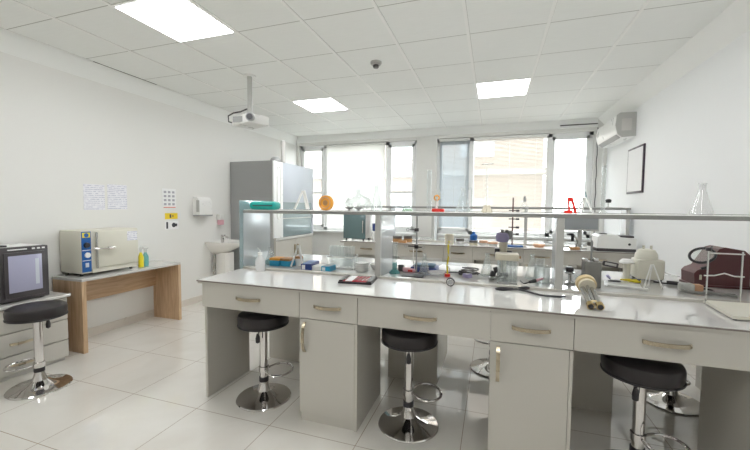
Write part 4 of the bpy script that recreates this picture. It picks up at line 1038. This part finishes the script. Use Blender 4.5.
# printer
t = thing('printer', (1.42, 4.98, Z), 'white and dark bench spectrophotometer on the far bench', 'spectrophotometer')
MB().box(1.19, 1.59, 4.85, 5.17, Z, Z+.035, .004).build('base', 'dgrey', t)
MB().prism([(1.19, Z+.035), (1.20, Z+.17), (1.24, Z+.195), (1.40, Z+.195), (1.43, Z+.17), (1.59, Z+.155), (1.59, Z+.035)], 'y', 4.85, 5.17).build('body', 'wpl', t)
MB().box(1.44, 1.58, 4.90, 5.10, Z+.162, Z+.185, .004).build('keypad', 'dgrey', t)
MB().box(1.25, 1.32, 4.95, 5.05, Z+.195, Z+.206, .004).build('lid_knob', 'dgrey', t)
MB().cyl((1.52, 4.846, Z+.09), (1.52, 4.85, Z+.09), .014, n=12).build('front_button', 'bplas', t)
t.name = 'spectrophotometer'
# small black thing on second rack's shelf
t = thing('weighing_scale_pan', (1.43, 5.38, 1.356), 'small black pan on a wire base on the far rack shelf', 'instrument')
MB().lathe([(0, 0), (.05, 0), (.05, .006), (.006, .012), (.006, .06), (0, .06)], (1.43, 5.38, 1.356), 18).build('wire_base', 'steel', t)
MB().lathe([(0, .06), (.03, .065), (.036, .095), (.02, .11), (0, .11)], (1.43, 5.38, 1.356), 18).build('pan', 'bplas', t)
t.name = 'pan_balance'

# ------------------------------------------------------------------ daylight, camera, view
w = bpy.data.worlds.new('sky'); SC.world = w; w.use_nodes = True
bg = w.node_tree.nodes['Background']; bg.inputs['Color'].default_value = (.95, .98, 1.0, 1); bg.inputs['Strength'].default_value = 5.5
for x0, x1 in (W1, W2):
    l = bpy.data.lights.new('window_portal', 'AREA'); l.shape = 'RECTANGLE'; l.size = x1-x0; l.size_y = Z1-Z0
    l.cycles.is_portal = True
    o = bpy.data.objects.new('window_portal', l); COL.objects.link(o)
    o.location = ((x0+x1)/2, BW+.2, (Z0+Z1)/2); o.rotation_euler = (-PI/2, 0, 0)

cam = bpy.data.cameras.new('camera'); co = bpy.data.objects.new('camera', cam); COL.objects.link(co)
cam.sensor_width = 36; cam.lens = 355.5/750*36; cam.clip_start = .02; cam.clip_end = 200
yaw, pit, rol = math.radians(18.31), math.radians(-2.92), math.radians(.48)
F = Vector((-math.sin(yaw)*math.cos(pit), math.cos(yaw)*math.cos(pit), math.sin(pit)))
R = Vector((math.cos(yaw), math.sin(yaw), 0)); U = R.cross(F)
R2 = R*math.cos(rol) + U*math.sin(rol); U2 = -R*math.sin(rol) + U*math.cos(rol)
mw = Matrix((( R2.x, U2.x, -F.x, 0), (R2.y, U2.y, -F.y, 0), (R2.z, U2.z, -F.z, 1.340), (0, 0, 0, 1)))
co.matrix_world = mw
SC.camera = co
SC.view_settings.view_transform = 'Standard'; SC.view_settings.look = 'None'
SC.view_settings.gamma = 1; SC.view_settings.use_curve_mapping = False
SC.view_settings.exposure = 1.22
c = SC.cycles
c.max_bounces = 14; c.diffuse_bounces = 8; c.glossy_bounces = 6; c.transparent_max_bounces = 32; c.transmission_bounces = 6
c.sample_clamp_indirect = 8; c.caustics_reflective = False; c.caustics_refractive = False
c.use_denoising = True
try: c.denoiser = 'OPENIMAGEDENOISE'
except Exception: pass
